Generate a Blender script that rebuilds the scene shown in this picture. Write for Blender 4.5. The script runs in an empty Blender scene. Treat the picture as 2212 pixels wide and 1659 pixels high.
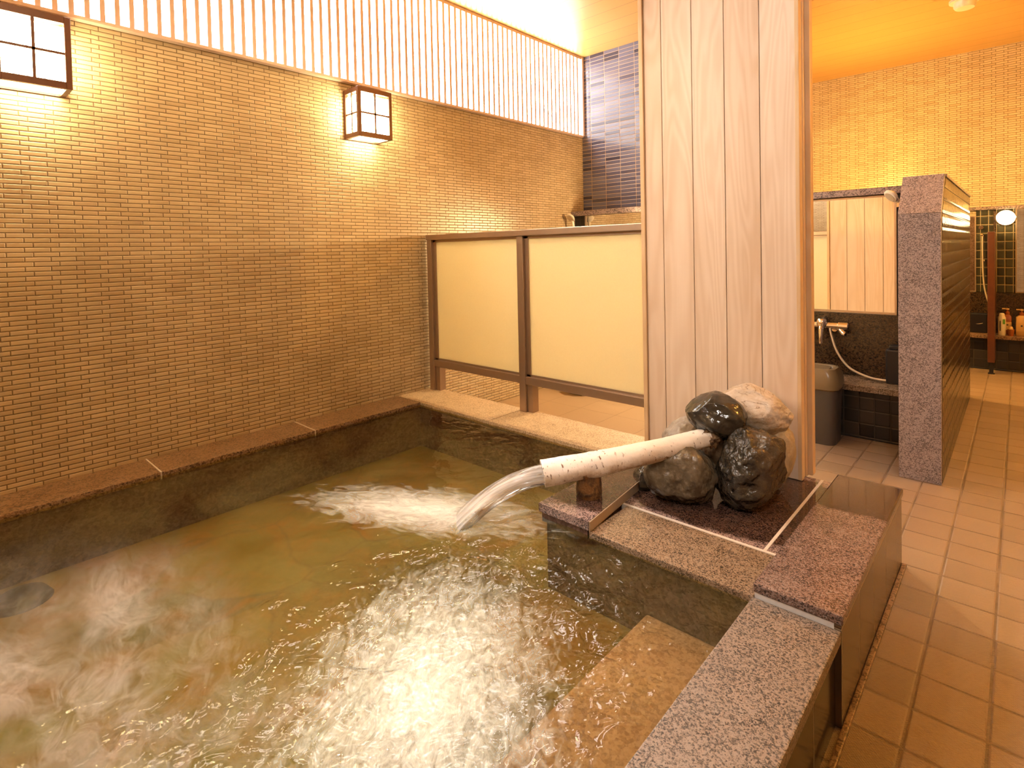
import bpy, bmesh, math, random
from mathutils import Vector, Matrix, noise
from math import pi, sin, cos

SC = bpy.context.scene
COL = SC.collection
random.seed(7)

# ------------------------------------------------------------------ camera
H = 1.45
cam_d = bpy.data.cameras.new('camera')
cam = bpy.data.objects.new('camera', cam_d)
COL.objects.link(cam)
SC.camera = cam
cam_d.sensor_width = 36.0
cam_d.lens = 1190.29 * 36.0 / 2212.0
cam_d.shift_x = -0.00133
cam_d.shift_y = -0.1167
cam_d.clip_start = 0.02
yaw, pit, roll = -0.7440, 0.0248, 0.0216
fw = Vector((sin(yaw) * cos(pit), cos(yaw) * cos(pit), -sin(pit)))
rt = Vector((cos(yaw), -sin(yaw), 0.0))
dn = fw.cross(rt)
r2 = rt * cos(roll) + dn * sin(roll)
d2 = dn * cos(roll) - rt * sin(roll)
M = Matrix.Identity(4)
for i in range(3):
    M[i][0] = r2[i]; M[i][1] = -d2[i]; M[i][2] = -fw[i]
M.translation = Vector((0, 0, H))
cam.matrix_world = M

# ------------------------------------------------------------------ colour management, world
SC.view_settings.view_transform = 'Standard'
SC.view_settings.look = 'None'
SC.view_settings.gamma = 1.0
SC.view_settings.use_curve_mapping = False
SC.view_settings.exposure = 0.0
SC.cycles.max_bounces = 7
SC.cycles.diffuse_bounces = 3
SC.cycles.glossy_bounces = 3
SC.cycles.transmission_bounces = 6
SC.cycles.transparent_max_bounces = 8
SC.cycles.adaptive_threshold = 0.15
SC.cycles.adaptive_min_samples = 14
SC.cycles.use_light_tree = False
SC.cycles.volume_bounces = 3
SC.cycles.volume_step_rate = 0.5
SC.cycles.volume_max_steps = 64
SC.cycles.caustics_reflective = False
SC.cycles.caustics_refractive = False
SC.cycles.sample_clamp_indirect = 6.0

W = bpy.data.worlds.new('world'); SC.world = W
W.use_nodes = True
W.node_tree.nodes['Background'].inputs[0].default_value = (1.0, 0.85, 0.68, 1)
W.node_tree.nodes['Background'].inputs[1].default_value = 0.15

# ------------------------------------------------------------------ unseen lights, mostly added to brighten the room
WARM = (1.0, 0.58, 0.15)
WARM2 = (1.0, 0.72, 0.40)
NEUT = (1.0, 0.90, 0.82)
def lamp(kind, name, loc, power, color, size=0.1, target=None, spot=None, blend=0.6, size_y=None):
    d = bpy.data.lights.new(name, kind); d.energy = power; d.color = color
    if kind == 'AREA':
        d.size = size
        if size_y: d.shape = 'RECTANGLE'; d.size_y = size_y
    else: d.shadow_soft_size = size
    if kind == 'SPOT': d.spot_size = spot; d.spot_blend = blend
    o = bpy.data.objects.new(name, d); COL.objects.link(o); o.location = loc
    if target is not None:
        o.rotation_euler = (Vector(target) - Vector(loc)).to_track_quat('-Z', 'Y').to_euler()
    return o
# unseen lights of the washing area; the spots are added
ORANGE = (1.0, 0.50, 0.09)
lamp('SPOT', 'unseen_spot', (0.9, 2.6, 3.55), 40, WARM, 0.06, (0.7, 2.6, 0), 2.0)
lamp('SPOT', 'unseen_spot', (-0.1, 3.3, 3.55), 62, NEUT, 0.05, (-0.2, 3.45, 0), 0.62, 0.5)  # added for a neutral pool of light on the floor
lamp('SPOT', 'unseen_spot', (-0.3, 6.2, 3.55), 42, WARM, 0.06, (-0.3, 6.2, 0), 2.2)
lamp('POINT', 'unseen_lamp', (-1.3, 6.9, 2.15), 195, WARM, 0.09)
lamp('POINT', 'unseen_lamp', (0.75, 7.8, 1.8), 34, WARM, 0.09)
lamp('POINT', 'unseen_lamp', (-2.62, 4.93, 1.79), 42, WARM2, 0.05)
lamp('SPOT', 'unseen_lamp', (-2.2, 4.93, 1.76), 220, WARM2, 0.05, (-2.5, 3.2, 0.75), 2.0, 0.5)  # extra unseen spot, brightens the frosted screen from behind
lamp('POINT', 'ceiling_fill', (1.1, 4.6, 2.9), 165, ORANGE, 0.12)  # added point without a fixture, turns the right ceiling orange
# unseen spots added to light the water, left wall and pillar
lamp('SPOT', 'unseen_spot', (-2.0, 0.8, 3.55), 290, (0.94, 0.97, 1.0), 0.08, (-1.75, 0.75, 0), 1.0)  # added to bring up the water and steam
lamp('SPOT', 'unseen_spot', (-2.5, 1.7, 3.55), 66, WARM2, 0.08, (-2.7, 1.7, 0), 2.5)
lamp('SPOT', 'unseen_spot', (0.5, 0.2, 3.4), 150, (1.0, 0.94, 0.86), 0.15, (-1.15, 3.0, 1.3), 1.02)  # aimed at the pillar front to brighten it
lamp('SPOT', 'unseen_spot', (-0.6, 0.3, 3.5), 62, WARM2, 0.12, (-3.7, 1.3, 1.3), 1.9)  # aimed at the brick wall to brighten it

# ------------------------------------------------------------------ material node helper
class NT:
    def __init__(s, name):
        s.m = bpy.data.materials.new(name); s.m.use_nodes = True
        s.t = s.m.node_tree; s.t.nodes.clear()
        s.out = s.t.nodes.new('ShaderNodeOutputMaterial')
    def n(s, typ, **kw):
        o = s.t.nodes.new(typ)
        for k, v in kw.items(): setattr(o, k, v)
        return o
    def link(s, a, b): s.t.links.new(a, b)
    def put(s, sock, v):
        if isinstance(v, bpy.types.NodeSocket): s.link(v, sock)
        elif v is not None:
            if isinstance(v, (tuple, list)) and len(v) == 3 and sock.type == 'RGBA': v = (*v, 1)
            sock.default_value = v
    def math(s, op, a, b=None, c=None, clamp=False):
        o = s.n('ShaderNodeMath', operation=op, use_clamp=clamp)
        s.put(o.inputs[0], a)
        if b is not None: s.put(o.inputs[1], b)
        if c is not None: s.put(o.inputs[2], c)
        return o.outputs[0]
    def mix(s, f, a, b, mode='MIX'):
        o = s.n('ShaderNodeMix', data_type='RGBA', blend_type=mode)
        s.put(o.inputs[0], f); s.put(o.inputs[6], a); s.put(o.inputs[7], b)
        return o.outputs[2]
    def pos(s): return s.n('ShaderNodeNewGeometry').outputs['Position']
    def obj(s): return s.n('ShaderNodeTexCoord').outputs['Object']
    def xyz(s, v):
        o = s.n('ShaderNodeSeparateXYZ'); s.link(v, o.inputs[0]); return o.outputs
    def comb(s, x, y, z):
        o = s.n('ShaderNodeCombineXYZ')
        for i, v in enumerate((x, y, z)): s.put(o.inputs[i], v)
        return o.outputs[0]
    def scale(s, v, sc):
        o = s.n('ShaderNodeVectorMath', operation='MULTIPLY'); s.link(v, o.inputs[0]); o.inputs[1].default_value = sc
        return o.outputs[0]
    def vadd(s, a, b):
        o = s.n('ShaderNodeVectorMath', operation='ADD'); s.put(o.inputs[0], a); s.put(o.inputs[1], b); return o.outputs[0]
    def noise(s, v, sc, det=4, rough=0.55, dist=0.0, out=0):
        o = s.n('ShaderNodeTexNoise'); s.link(v, o.inputs['Vector'])
        o.inputs['Scale'].default_value = sc; o.inputs['Detail'].default_value = det
        o.inputs['Roughness'].default_value = rough; o.inputs['Distortion'].default_value = dist
        return o.outputs[out]
    def voro(s, v, sc, feature='F1', out='Color', rnd=1.0):
        o = s.n('ShaderNodeTexVoronoi', feature=feature); s.link(v, o.inputs['Vector'])
        o.inputs['Scale'].default_value = sc; o.inputs['Randomness'].default_value = rnd
        return o.outputs[out]
    def ramp(s, f, stops, interp='LINEAR'):
        o = s.n('ShaderNodeValToRGB'); s.put(o.inputs[0], f); r = o.color_ramp; r.interpolation = interp
        while len(r.elements) < len(stops): r.elements.new(0.5)
        for e, (p, c) in zip(r.elements, stops):
            e.position = p; e.color = (*c, 1) if len(c) == 3 else c
        return o.outputs[0]
    def maprange(s, v, a, b, c=0.0, d=1.0, smooth=False):
        o = s.n('ShaderNodeMapRange'); 
        if smooth: o.interpolation_type = 'SMOOTHSTEP'
        s.put(o.inputs[0], v)
        for i, q in enumerate((a, b, c, d)): o.inputs[i + 1].default_value = q
        return o.outputs[0]
    def white(s, v):
        o = s.n('ShaderNodeTexWhiteNoise', noise_dimensions='3D'); s.link(v, o.inputs['Vector']); return o.outputs
    def bump(s, h, strength=0.5, dist=0.01, normal=None):
        o = s.n('ShaderNodeBump'); o.inputs['Strength'].default_value = strength; o.inputs['Distance'].default_value = dist
        s.link(h, o.inputs['Height'])
        if normal is not None: s.link(normal, o.inputs['Normal'])
        return o.outputs[0]
    def bsdf(s, color, rough=0.5, metal=0.0, spec=0.5, normal=None, coat=0.0, **kw):
        b = s.n('ShaderNodeBsdfPrincipled')
        s.put(b.inputs['Base Color'], color); s.put(b.inputs['Roughness'], rough); s.put(b.inputs['Metallic'], metal)
        b.inputs['Specular IOR Level'].default_value = spec
        b.inputs['Coat Weight'].default_value = coat
        b.inputs['Coat Roughness'].default_value = 0.08
        for k, v in kw.items(): s.put(b.inputs[k.replace('_', ' ')], v)
        if normal is not None: s.link(normal, b.inputs['Normal'])
        return b.outputs[0]
    def done(s, shader, vol=None):
        if shader is not None: s.link(shader, s.out.inputs['Surface'])
        if vol is not None: s.link(vol, s.out.inputs['Volume'])
        return s.m
    # rectangular tiling: returns tile mask (1 inside, 0 in the joint), a pillow height and random values per tile
    def tiles(s, u, v, w, h, gap, shift='none', edge=0.004, u0=0.0, v0=0.0):
        vv = s.math('DIVIDE', s.math('SUBTRACT', v, v0), h)
        row = s.math('FLOOR', vv)
        uu = s.math('DIVIDE', s.math('SUBTRACT', u, u0), w)
        if shift == 'random':
            uu = s.math('ADD', uu, s.math('MULTIPLY', s.math('MODULO', s.math('ADD', row, 1000.0), 2.0), 0.335))
        elif shift == 'half':
            uu = s.math('ADD', uu, s.math('MULTIPLY', s.math('MODULO', s.math('ADD', row, 1000.0), 2.0), 0.5))
        col = s.math('FLOOR', uu)
        fu = s.math('SUBTRACT', uu, col); fv = s.math('SUBTRACT', vv, row)
        du = s.math('MULTIPLY', s.math('MINIMUM', fu, s.math('SUBTRACT', 1.0, fu)), w)
        dv = s.math('MULTIPLY', s.math('MINIMUM', fv, s.math('SUBTRACT', 1.0, fv)), h)
        d = s.math('MINIMUM', du, dv)
        mask = s.maprange(d, gap * 0.5 - 0.0004, gap * 0.5 + 0.0008)
        pil = s.maprange(d, gap * 0.3, gap * 0.5 + edge, 0, 1, smooth=True)
        rnd = s.white(s.comb(col, row, 0.5))
        return mask, pil, rnd, (col, row)

MATS = {}
def mat_brick(name, axis):
    t = NT(name); p = t.xyz(t.pos()); u = p[0] if axis == 'x' else p[1]
    m, pil, rnd, _ = t.tiles(u, p[2], 0.103, 0.0245, 0.0034, 'random', 0.003)
    c = t.ramp(rnd[0], [(0, (0.49, 0.355, 0.195)), (0.35, (0.57, 0.43, 0.25)), (0.8, (0.62, 0.475, 0.285)), (1, (0.54, 0.395, 0.23))])
    cl = t.noise(t.pos(), 2.2, 3)
    c = t.mix(t.maprange(cl, 0.42, 0.62, 0.0, 0.32), c, (0.38, 0.275, 0.155))
    c = t.mix(m, (0.17, 0.11, 0.05), c)
    h = pil
    return t.done(t.bsdf(c, t.maprange(m, 0, 1, 0.8, 0.36), normal=t.bump(h, 0.6, 0.004), spec=0.5))
MATS['brick_side'] = mat_brick('brick mosaic beige side', 'y')
MATS['brick_end'] = mat_brick('brick mosaic beige end', 'x')

def mat_tile(name, axis, w, h, gap, cols, grout, rough=0.2, edge=0.004, u0=0, v0=0, bstr=0.5, wav=0.0, spec=0.5):
    t = NT(name); p = t.xyz(t.pos()); u = p[0] if axis == 'x' else p[1]
    m, pil, rnd, _ = t.tiles(u, p[2], w, h, gap, 'none', edge, u0, v0)
    c = t.mix(m, grout, t.ramp(rnd[0], cols))
    hgt = pil
    if wav: hgt = t.math('ADD', pil, t.math('MULTIPLY', t.noise(t.pos(), 28, 2), wav))
    return t.done(t.bsdf(c, t.maprange(m, 0, 1, 0.7, rough), normal=t.bump(hgt, bstr, 0.004), spec=spec))
MATS['slate_tile'] = mat_tile('slate blue glazed tile', 'x', 0.188, 0.0405, 0.005,
    [(0, (0.045, 0.04, 0.062)), (0.2, (0.10, 0.097, 0.145)), (0.7, (0.14, 0.14, 0.20)), (1, (0.16, 0.148, 0.185))], (0.42, 0.29, 0.19), 0.16, 0.003, -3.579, 1.935, spec=0.4)
BK = [(0, (0.010, 0.009, 0.008)), (0.6, (0.020, 0.018, 0.015)), (1, (0.035, 0.028, 0.02))]
MATS['black_tile_x'] = mat_tile('black square tile', 'x', 0.098, 0.098, 0.004, BK, (0.05, 0.04, 0.03), 0.3, 0.006, 0, 0.41)
BK2 = [(0, (0.05, 0.035, 0.018)), (0.6, (0.075, 0.05, 0.026)), (1, (0.10, 0.066, 0.033))]
MATS['black_tile_y'] = mat_tile('black glazed facing tile', 'y', 0.098, 0.081, 0.006, BK2, (0.05, 0.032, 0.015), 0.15, 0.02, 4.13, 0.0, 1.0, 0.3)
MATS['olive_tile'] = mat_tile('dark olive glazed tile', 'x', 0.07, 0.098, 0.005,
    [(0, (0.03, 0.028, 0.016)), (1, (0.055, 0.05, 0.028))], (0.32, 0.24, 0.11), 0.18, 0.012, -0.127, 0.85, 0.8, 0.2)

def mat_granite(name, stops, sc=115.0, rough=0.18, stretch=(1, 1, 1), wet=None, rust=None, tint=None, coat=0.0):
    t = NT(name); P = t.scale(t.pos(), stretch)
    w1 = t.noise(P, 60, 1, out=1)
    P2 = t.vadd(P, t.scale(w1, (0.003, 0.003, 0.003)))
    v1 = t.xyz(t.voro(P2, sc))[0]
    v2 = t.xyz(t.voro(P2, sc * 2.3))[1]
    f = t.math('ADD', t.math('MULTIPLY', v1, 0.62), t.math('MULTIPLY', v2, 0.38))
    big = t.noise(P, 14, 2)
    f = t.math('ADD', f, t.math('MULTIPLY', t.math('SUBTRACT', big, 0.5), 0.4))
    c = t.ramp(f, stops)
    r = t.math('ADD', rough, t.math('MULTIPLY', v1, 0.1))
    if wet is not None:
        # a wet sheet of water lying on the stone, with an irregular rim
        cx, cy, rx, ry = wet
        p = t.xyz(t.pos())
        a = t.math('DIVIDE', t.math('SUBTRACT', p[0], cx), rx); b = t.math('DIVIDE', t.math('SUBTRACT', p[1], cy), ry)
        d = t.math('SQRT', t.math('ADD', t.math('MULTIPLY', a, a), t.math('MULTIPLY', b, b)))
        d = t.math('ADD', d, t.math('MULTIPLY', t.math('SUBTRACT', t.noise(t.pos(), 9, 4), 0.5), 0.26))
        wm = t.maprange(d, 0.97, 1.03, 1, 0)
        c = t.mix(wm, c, t.mix(1.0, c, (0.26, 0.20, 0.165), 'MULTIPLY'))
        r = t.math('MULTIPLY', r, t.maprange(wm, 0, 1, 1.0, 0.3))
    return t.done(t.bsdf(c, r, spec=0.5, coat=coat))
G_PINK = [(0.18, (0.015, 0.012, 0.013)), (0.33, (0.09, 0.07, 0.072)), (0.47, (0.24, 0.155, 0.135)), (0.6, (0.36, 0.235, 0.205)), (0.75, (0.43, 0.31, 0.27)), (0.88, (0.30, 0.24, 0.235))]
G_RED = [(0.18, (0.02, 0.017, 0.018)), (0.34, (0.075, 0.056, 0.054)), (0.47, (0.175, 0.105, 0.085)), (0.6, (0.26, 0.155, 0.12)), (0.75, (0.24, 0.178, 0.16)), (0.9, (0.31, 0.25, 0.235))]
G_BEIGE = [(0.18, (0.045, 0.038, 0.032)), (0.34, (0.11, 0.09, 0.074)), (0.48, (0.215, 0.165, 0.13)), (0.62, (0.285, 0.215, 0.168)), (0.78, (0.33, 0.262, 0.21)), (0.92, (0.26, 0.21, 0.175))]
G_GOLD = [(0.18, (0.04, 0.03, 0.02)), (0.34, (0.12, 0.085, 0.055)), (0.48, (0.24, 0.155, 0.095)), (0.64, (0.33, 0.22, 0.14)), (0.8, (0.29, 0.21, 0.14)), (0.92, (0.24, 0.20, 0.15))]
G_PURP = [(0.18, (0.10, 0.085, 0.088)), (0.34, (0.20, 0.165, 0.165)), (0.48, (0.32, 0.265, 0.265)), (0.64, (0.42, 0.35, 0.35)), (0.8, (0.50, 0.43, 0.43)), (0.92, (0.38, 0.33, 0.335))]
G_CREAM = [(0.18, (0.25, 0.17, 0.09)), (0.36, (0.40, 0.28, 0.16)), (0.55, (0.56, 0.41, 0.25)), (0.75, (0.64, 0.48, 0.31)), (0.92, (0.50, 0.38, 0.25))]
G_BROWN = [(0.18, (0.05, 0.026, 0.014)), (0.36, (0.16, 0.085, 0.045)), (0.55, (0.26, 0.15, 0.08)), (0.75, (0.32, 0.20, 0.12)), (0.92, (0.24, 0.16, 0.10))]
MATS['granite_red'] = mat_granite('polished red granite', G_RED, 250, 0.12, wet=(-0.52, 2.93, 0.5, 0.36))
MATS['granite_pink'] = mat_granite('polished pink granite', G_PINK, 260, 0.10, wet=(-1.0, 2.55, 0.62, 0.40))
MATS['granite_spout'] = mat_granite('polished spout granite', G_PINK, 260, 0.10, wet=(-1.45, 2.35, 0.5, 0.46))
MATS['granite_gold'] = mat_granite('polished golden granite', G_GOLD, 250, 0.14)
MATS['granite_beige'] = mat_granite('honed beige granite', G_BEIGE, 220, 0.4)
MATS['granite_cream'] = mat_granite('honed cream granite', G_CREAM, 200, 0.45)
MATS['granite_brown'] = mat_granite('wet brown granite', G_BROWN, 120, 0.3)
MATS['granite_purple'] = mat_granite('honed purple granite', G_PURP, 210, 0.42)
MATS['granite_dark'] = mat_granite('polished dark brown granite', [(0.2, (0.012, 0.008, 0.005)), (0.5, (0.045, 0.026, 0.013)), (0.75, (0.085, 0.048, 0.022)), (0.92, (0.05, 0.035, 0.02))], 120, 0.15)
MATS['granite_ledge'] = mat_granite('ledge granite', [(0.2, (0.06, 0.045, 0.04)), (0.45, (0.20, 0.145, 0.13)), (0.65, (0.36, 0.26, 0.23)), (0.9, (0.30, 0.24, 0.2))], 120, 0.3)

def mat_wood(name, base, dark, axis='z', width=0.176, u0=-1.491, ucoord='x', grain=1.0, rough=0.5, spec=0.35):
    # vertical boards cut from one position along ucoord; each board has its own tone and its own ring figure
    t = NT(name); p = t.xyz(t.pos())
    u = {'x': p[0], 'y': p[1], 'z': p[2]}[ucoord]
    l = {'x': p[0], 'y': p[1], 'z': p[2]}[axis]
    b = t.math('FLOOR', t.math('DIVIDE', t.math('SUBTRACT', u, u0), width))
    rnd = t.xyz(t.white(t.comb(b, 2.3, 7.7))[1])
    off = t.math('MULTIPLY', rnd[1], 37.0)
    q = t.comb(t.math('MULTIPLY', u, 5.5), t.math('ADD', t.math('MULTIPLY', l, 0.55), off), t.math('MULTIPLY', b, 3.1))
    big = t.noise(q, 1.0, 2, 0.45, 0.4)
    rings = t.math('SINE', t.math('MULTIPLY', big, 85.0))
    fine = t.noise(t.comb(t.math('MULTIPLY', u, 240.0), t.math('ADD', t.math('MULTIPLY', l, 3.0), off), b), 1.0, 3)
    f = t.math('ADD', t.math('MULTIPLY', t.maprange(rings, -1, 1), 0.28 * grain), t.math('MULTIPLY', fine, 0.22))
    blot = t.maprange(t.noise(q, 0.8, 3, 0.5, 0.6), 0.45, 0.62)
    f = t.math('ADD', f, t.math('MULTIPLY', blot, 0.30 * grain))
    f = t.math('ADD', f, t.math('MULTIPLY', rnd[0], 0.22))
    c = t.mix(t.math('MINIMUM', f, 1.0), base, dark)
    return t.done(t.bsdf(c, rough, spec=spec, normal=t.bump(fine, 0.12, 0.002)))
MATS['pine'] = mat_wood('light cypress boards', (0.82, 0.66, 0.52), (0.62, 0.43, 0.28))
MATS['pine_trim'] = mat_wood('cypress trim', (0.74, 0.52, 0.31), (0.55, 0.34, 0.16), width=0.03, u0=0, ucoord='y')
MATS['slat_wood'] = mat_wood('pale slat wood', (0.70, 0.52, 0.42), (0.62, 0.44, 0.34), width=0.067, u0=0, ucoord='y')

def mat_ceiling():
    t = NT('varnished cypress ceiling boards'); p = t.xyz(t.pos())
    y = t.math('DIVIDE', t.math('SUBTRACT', p[1], 3.725), 0.2195)
    b = t.math('FLOOR', y); f = t.math('SUBTRACT', y, b)
    d = t.math('MULTIPLY', t.math('MINIMUM', f, t.math('SUBTRACT', 1.0, f)), 0.2195)
    m = t.maprange(d, 0.0016, 0.0036)
    rnd = t.white(t.comb(b, 1.1, 4.2))[0]
    fine = t.noise(t.comb(t.math('MULTIPLY', p[0], 1.2), t.math('MULTIPLY', p[1], 40.0), b), 1.0, 3)
    k = t.math('ADD', t.math('MULTIPLY', rnd, 0.25), t.math('MULTIPLY', fine, 0.4))
    c = t.mix(k, (0.64, 0.37, 0.115), (0.56, 0.30, 0.08))
    c = t.mix(m, (0.30, 0.15, 0.05), c)
    return t.done(t.bsdf(c, 0.32, spec=0.5, normal=t.bump(m, 0.3, 0.003)))
MATS['ceiling'] = mat_ceiling()

def mat_floor():
    t = NT('anti slip floor tile'); p = t.xyz(t.pos())
    m, pil, rnd, cr = t.tiles(p[0], p[1], 0.1828, 0.1845, 0.0075, 'none', 0.006, -0.251, 2.238)
    c = t.ramp(rnd[0], [(0, (0.27, 0.19, 0.12)), (0.5, (0.31, 0.215, 0.14)), (1, (0.335, 0.24, 0.16))])
    sp = t.noise(t.pos(), 160, 2)
    c = t.mix(t.maprange(sp, 0.45, 0.75, 0, 0.35), c, (0.26, 0.17, 0.10))
    dirt = t.noise(t.pos(), 5, 3)
    g = t.mix(t.maprange(dirt, 0.35, 0.6), (0.13, 0.085, 0.05), (0.24, 0.16, 0.10))
    c = t.mix(m, g, c)
    # fine pyramid pattern pressed into each tile
    a = t.math('SINE', t.math('MULTIPLY', p[0], 2 * pi / 0.0095)); b = t.math('SINE', t.math('MULTIPLY', p[1], 2 * pi / 0.0095))
    h = t.math('ADD', t.math('MULTIPLY', t.math('MULTIPLY', a, b), 0.13), pil)
    return t.done(t.bsdf(c, 0.42, spec=0.5, normal=t.bump(h, 0.6, 0.006)))
MATS['floor'] = mat_floor()
def mat_floor_smooth():
    t = NT('smooth shower floor tile'); p = t.xyz(t.pos())
    m, pil, rnd, cr = t.tiles(p[0], p[1], 0.37, 0.37, 0.005, 'none', 0.004, -3.7, 2.97)
    c = t.mix(t.noise(t.pos(), 130, 2), (0.42, 0.29, 0.17), (0.36, 0.245, 0.14))
    c = t.mix(m, (0.27, 0.18, 0.10), c)
    return t.done(t.bsdf(c, 0.4, normal=t.bump(pil, 0.3, 0.003)))
MATS['floor_smooth'] = mat_floor_smooth()

def mat_simple(name, col, rough=0.5, metal=0.0, spec=0.5, noise_amt=0.0, nscale=30, coat=0.0, **kw):
    t = NT(name); c = col; nrm = None
    nz = t.noise(t.obj(), nscale, 3)
    c = t.mix(t.maprange(nz, 0.3, 0.7, 0, max(noise_amt, 0.04)), col, tuple(x * 0.6 for x in col))
    return t.done(t.bsdf(c, rough, metal, spec, nrm, coat, **kw))
MATS['plaster'] = mat_simple('pale plaster', (0.62, 0.48, 0.30), 0.8)
MATS['grout'] = mat_simple('pale sealing joint', (0.66, 0.59, 0.52), 0.6, noise_amt=0.3, nscale=60)
MATS['tan_edge'] = mat_simple('sawn tan stone edge', (0.36, 0.26, 0.17), 0.35, noise_amt=0.2, nscale=60)
MATS['grout_white'] = mat_simple('white sealant', (0.80, 0.77, 0.76), 0.4, noise_amt=0.2, nscale=60)
MATS['lantern_wood'] = mat_simple('dark red stained wood', (0.16, 0.055, 0.022), 0.35, noise_amt=0.4, nscale=40)
MATS['steel'] = mat_simple('bronze anodised aluminium', (0.42, 0.30, 0.215), 0.34, 0.75, noise_amt=0.1)
MATS['chrome'] = mat_simple('chrome', (0.85, 0.80, 0.72), 0.08, 1.0)
MATS['mirror'] = mat_simple('mirror glass', (0.86, 0.86, 0.83), 0.015, 1.0)
MATS['mirror_frame'] = mat_simple('mirror frame metal', (0.55, 0.42, 0.28), 0.3, 0.8)
MATS['rubber'] = mat_simple('black rubber', (0.012, 0.012, 0.012), 0.5)
MATS['black_plastic'] = mat_simple('black plastic', (0.012, 0.011, 0.012), 0.35)
MATS['bin_body'] = mat_simple('dark grey plastic', (0.085, 0.075, 0.07), 0.38, noise_amt=0.15)
MATS['bin_lid'] = mat_simple('brown grey plastic lid', (0.20, 0.15, 0.085), 0.25, noise_amt=0.1)
MATS['white_plastic'] = mat_simple('cream plastic', (0.72, 0.64, 0.5), 0.3)
MATS['hose'] = mat_simple('beige metal hose', (0.62, 0.50, 0.33), 0.35, 0.3)
MATS['mahogany'] = mat_simple('mahogany panel', (0.10, 0.03, 0.012), 0.35, noise_amt=0.4, nscale=20)
MATS['amber'] = mat_simple('amber plastic', (0.32, 0.09, 0.02), 0.2)
MATS['cream_label'] = mat_simple('cream bottle', (0.72, 0.47, 0.20), 0.3)
MATS['green'] = mat_simple('green print', (0.10, 0.30, 0.05), 0.4)
MATS['dark_print'] = mat_simple('dark print', (0.06, 0.05, 0.04), 0.5)

def mat_emit(name, col, strength):
    t = NT(name)
    e = t.n('ShaderNodeEmission'); e.inputs[0].default_value = (*col, 1); e.inputs[1].default_value = strength
    return t.done(e.outputs[0])
MATS['window_light'] = mat_emit('bright window film', (1.0, 0.96, 0.93), 19.0)
MATS['lantern_paper'] = mat_emit('lit lantern paper', (1.0, 0.80, 0.45), 42.0)
MATS['lamp_glass'] = mat_emit('lit glass globe', (1.0, 0.72, 0.35), 22.0)

def mat_frosted():
    t = NT('cream frosted acrylic')
    nz = t.noise(t.pos(), 130, 2)
    c = t.mix(nz, (0.93, 0.85, 0.60), (0.88, 0.79, 0.54))
    d = t.n('ShaderNodeBsdfDiffuse'); t.link(c, d.inputs[0])
    tr = t.n('ShaderNodeBsdfTranslucent'); t.link(c, tr.inputs[0])
    g = t.n('ShaderNodeBsdfGlossy'); g.inputs['Roughness'].default_value = 0.3
    m1 = t.n('ShaderNodeMixShader'); m1.inputs[0].default_value = 0.5
    t.link(d.outputs[0], m1.inputs[1]); t.link(tr.outputs[0], m1.inputs[2])
    m2 = t.n('ShaderNodeMixShader'); m2.inputs[0].default_value = 0.04
    t.link(m1.outputs[0], m2.inputs[1]); t.link(g.outputs[0], m2.inputs[2])
    return t.done(m2.outputs[0])
MATS['frosted'] = mat_frosted()

def mat_rock(name, c1, c2, c3, rough, bump=0.5, sc=9.0, pit=0.0, pitdir=(0, 0, 0), streak=0.0):
    t = NT(name); P = t.obj()
    n1 = t.noise(P, sc, 4, 0.55, 0.5); n2 = t.noise(P, sc * 5.0, 4, 0.6)
    c = t.mix(t.maprange(n1, 0.40, 0.60), c1, c2)
    c = t.mix(t.maprange(n2, 0.5, 0.72, 0, 0.7), c, c3)
    h = t.math('ADD', t.math('MULTIPLY', n1, 0.5), t.math('MULTIPLY', n2, 0.28))
    if streak:
        n3 = t.noise(t.scale(P, (6, 6, 26)), 1.0, 3, 0.5, 1.5)
        vein = t.maprange(t.math('ABSOLUTE', t.math('SUBTRACT', n3, 0.5)), 0.0, 0.012, streak, 0.0)
        c = t.mix(vein, c, (0.16, 0.09, 0.045)); h = t.math('SUBTRACT', h, t.math('MULTIPLY', vein, 0.12))
    if pit:
        v = t.voro(t.vadd(P, t.scale(t.noise(P, 18, 3, out=1), (0.06, 0.06, 0.06))), 26, 'SMOOTH_F1', 'Distance')
        q = t.xyz(P)
        side = t.math('ADD', t.math('MULTIPLY', q[0], pitdir[0]), t.math('MULTIPLY', q[1], pitdir[1]))
        side = t.maprange(t.math('ADD', side, t.math('MULTIPLY', n1, 0.06)), 0.02, 0.07, 0.12, 1.0, True)
        h = t.math('ADD', h, t.math('MULTIPLY', t.math('MULTIPLY', v, side), pit))
        c = t.mix(side, t.mix(0.5, c, (0.13, 0.08, 0.04)), c)
    r = t.math('ADD', rough, t.math('MULTIPLY', n2, 0.18))
    return t.done(t.bsdf(c, r, spec=0.6, normal=t.bump(h, bump, 0.03)))
MATS['rock_pale'] = mat_rock('dry pale boulder', (0.56, 0.47, 0.39), (0.44, 0.33, 0.22), (0.62, 0.55, 0.49), 0.5, 0.4, 7, streak=0.8)
MATS['rock_grey'] = mat_rock('grey boulder', (0.40, 0.35, 0.30), (0.28, 0.24, 0.20), (0.50, 0.46, 0.41), 0.4, 0.4)
MATS['rock_black'] = mat_rock('wet black boulder', (0.030, 0.025, 0.020), (0.055, 0.044, 0.030), (0.075, 0.062, 0.046), 0.05, 0.22, 6)
MATS['rock_wet'] = mat_rock('wet grey brown boulder', (0.16, 0.125, 0.085), (0.085, 0.062, 0.038), (0.26, 0.21, 0.145), 0.09, 0.5, 8)
MATS['rock_pit'] = mat_rock('wet pitted black boulder', (0.030, 0.025, 0.020), (0.055, 0.040, 0.024), (0.06, 0.048, 0.036), 0.07, 0.8, 8, 1.1, (-0.8, -0.6))
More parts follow.
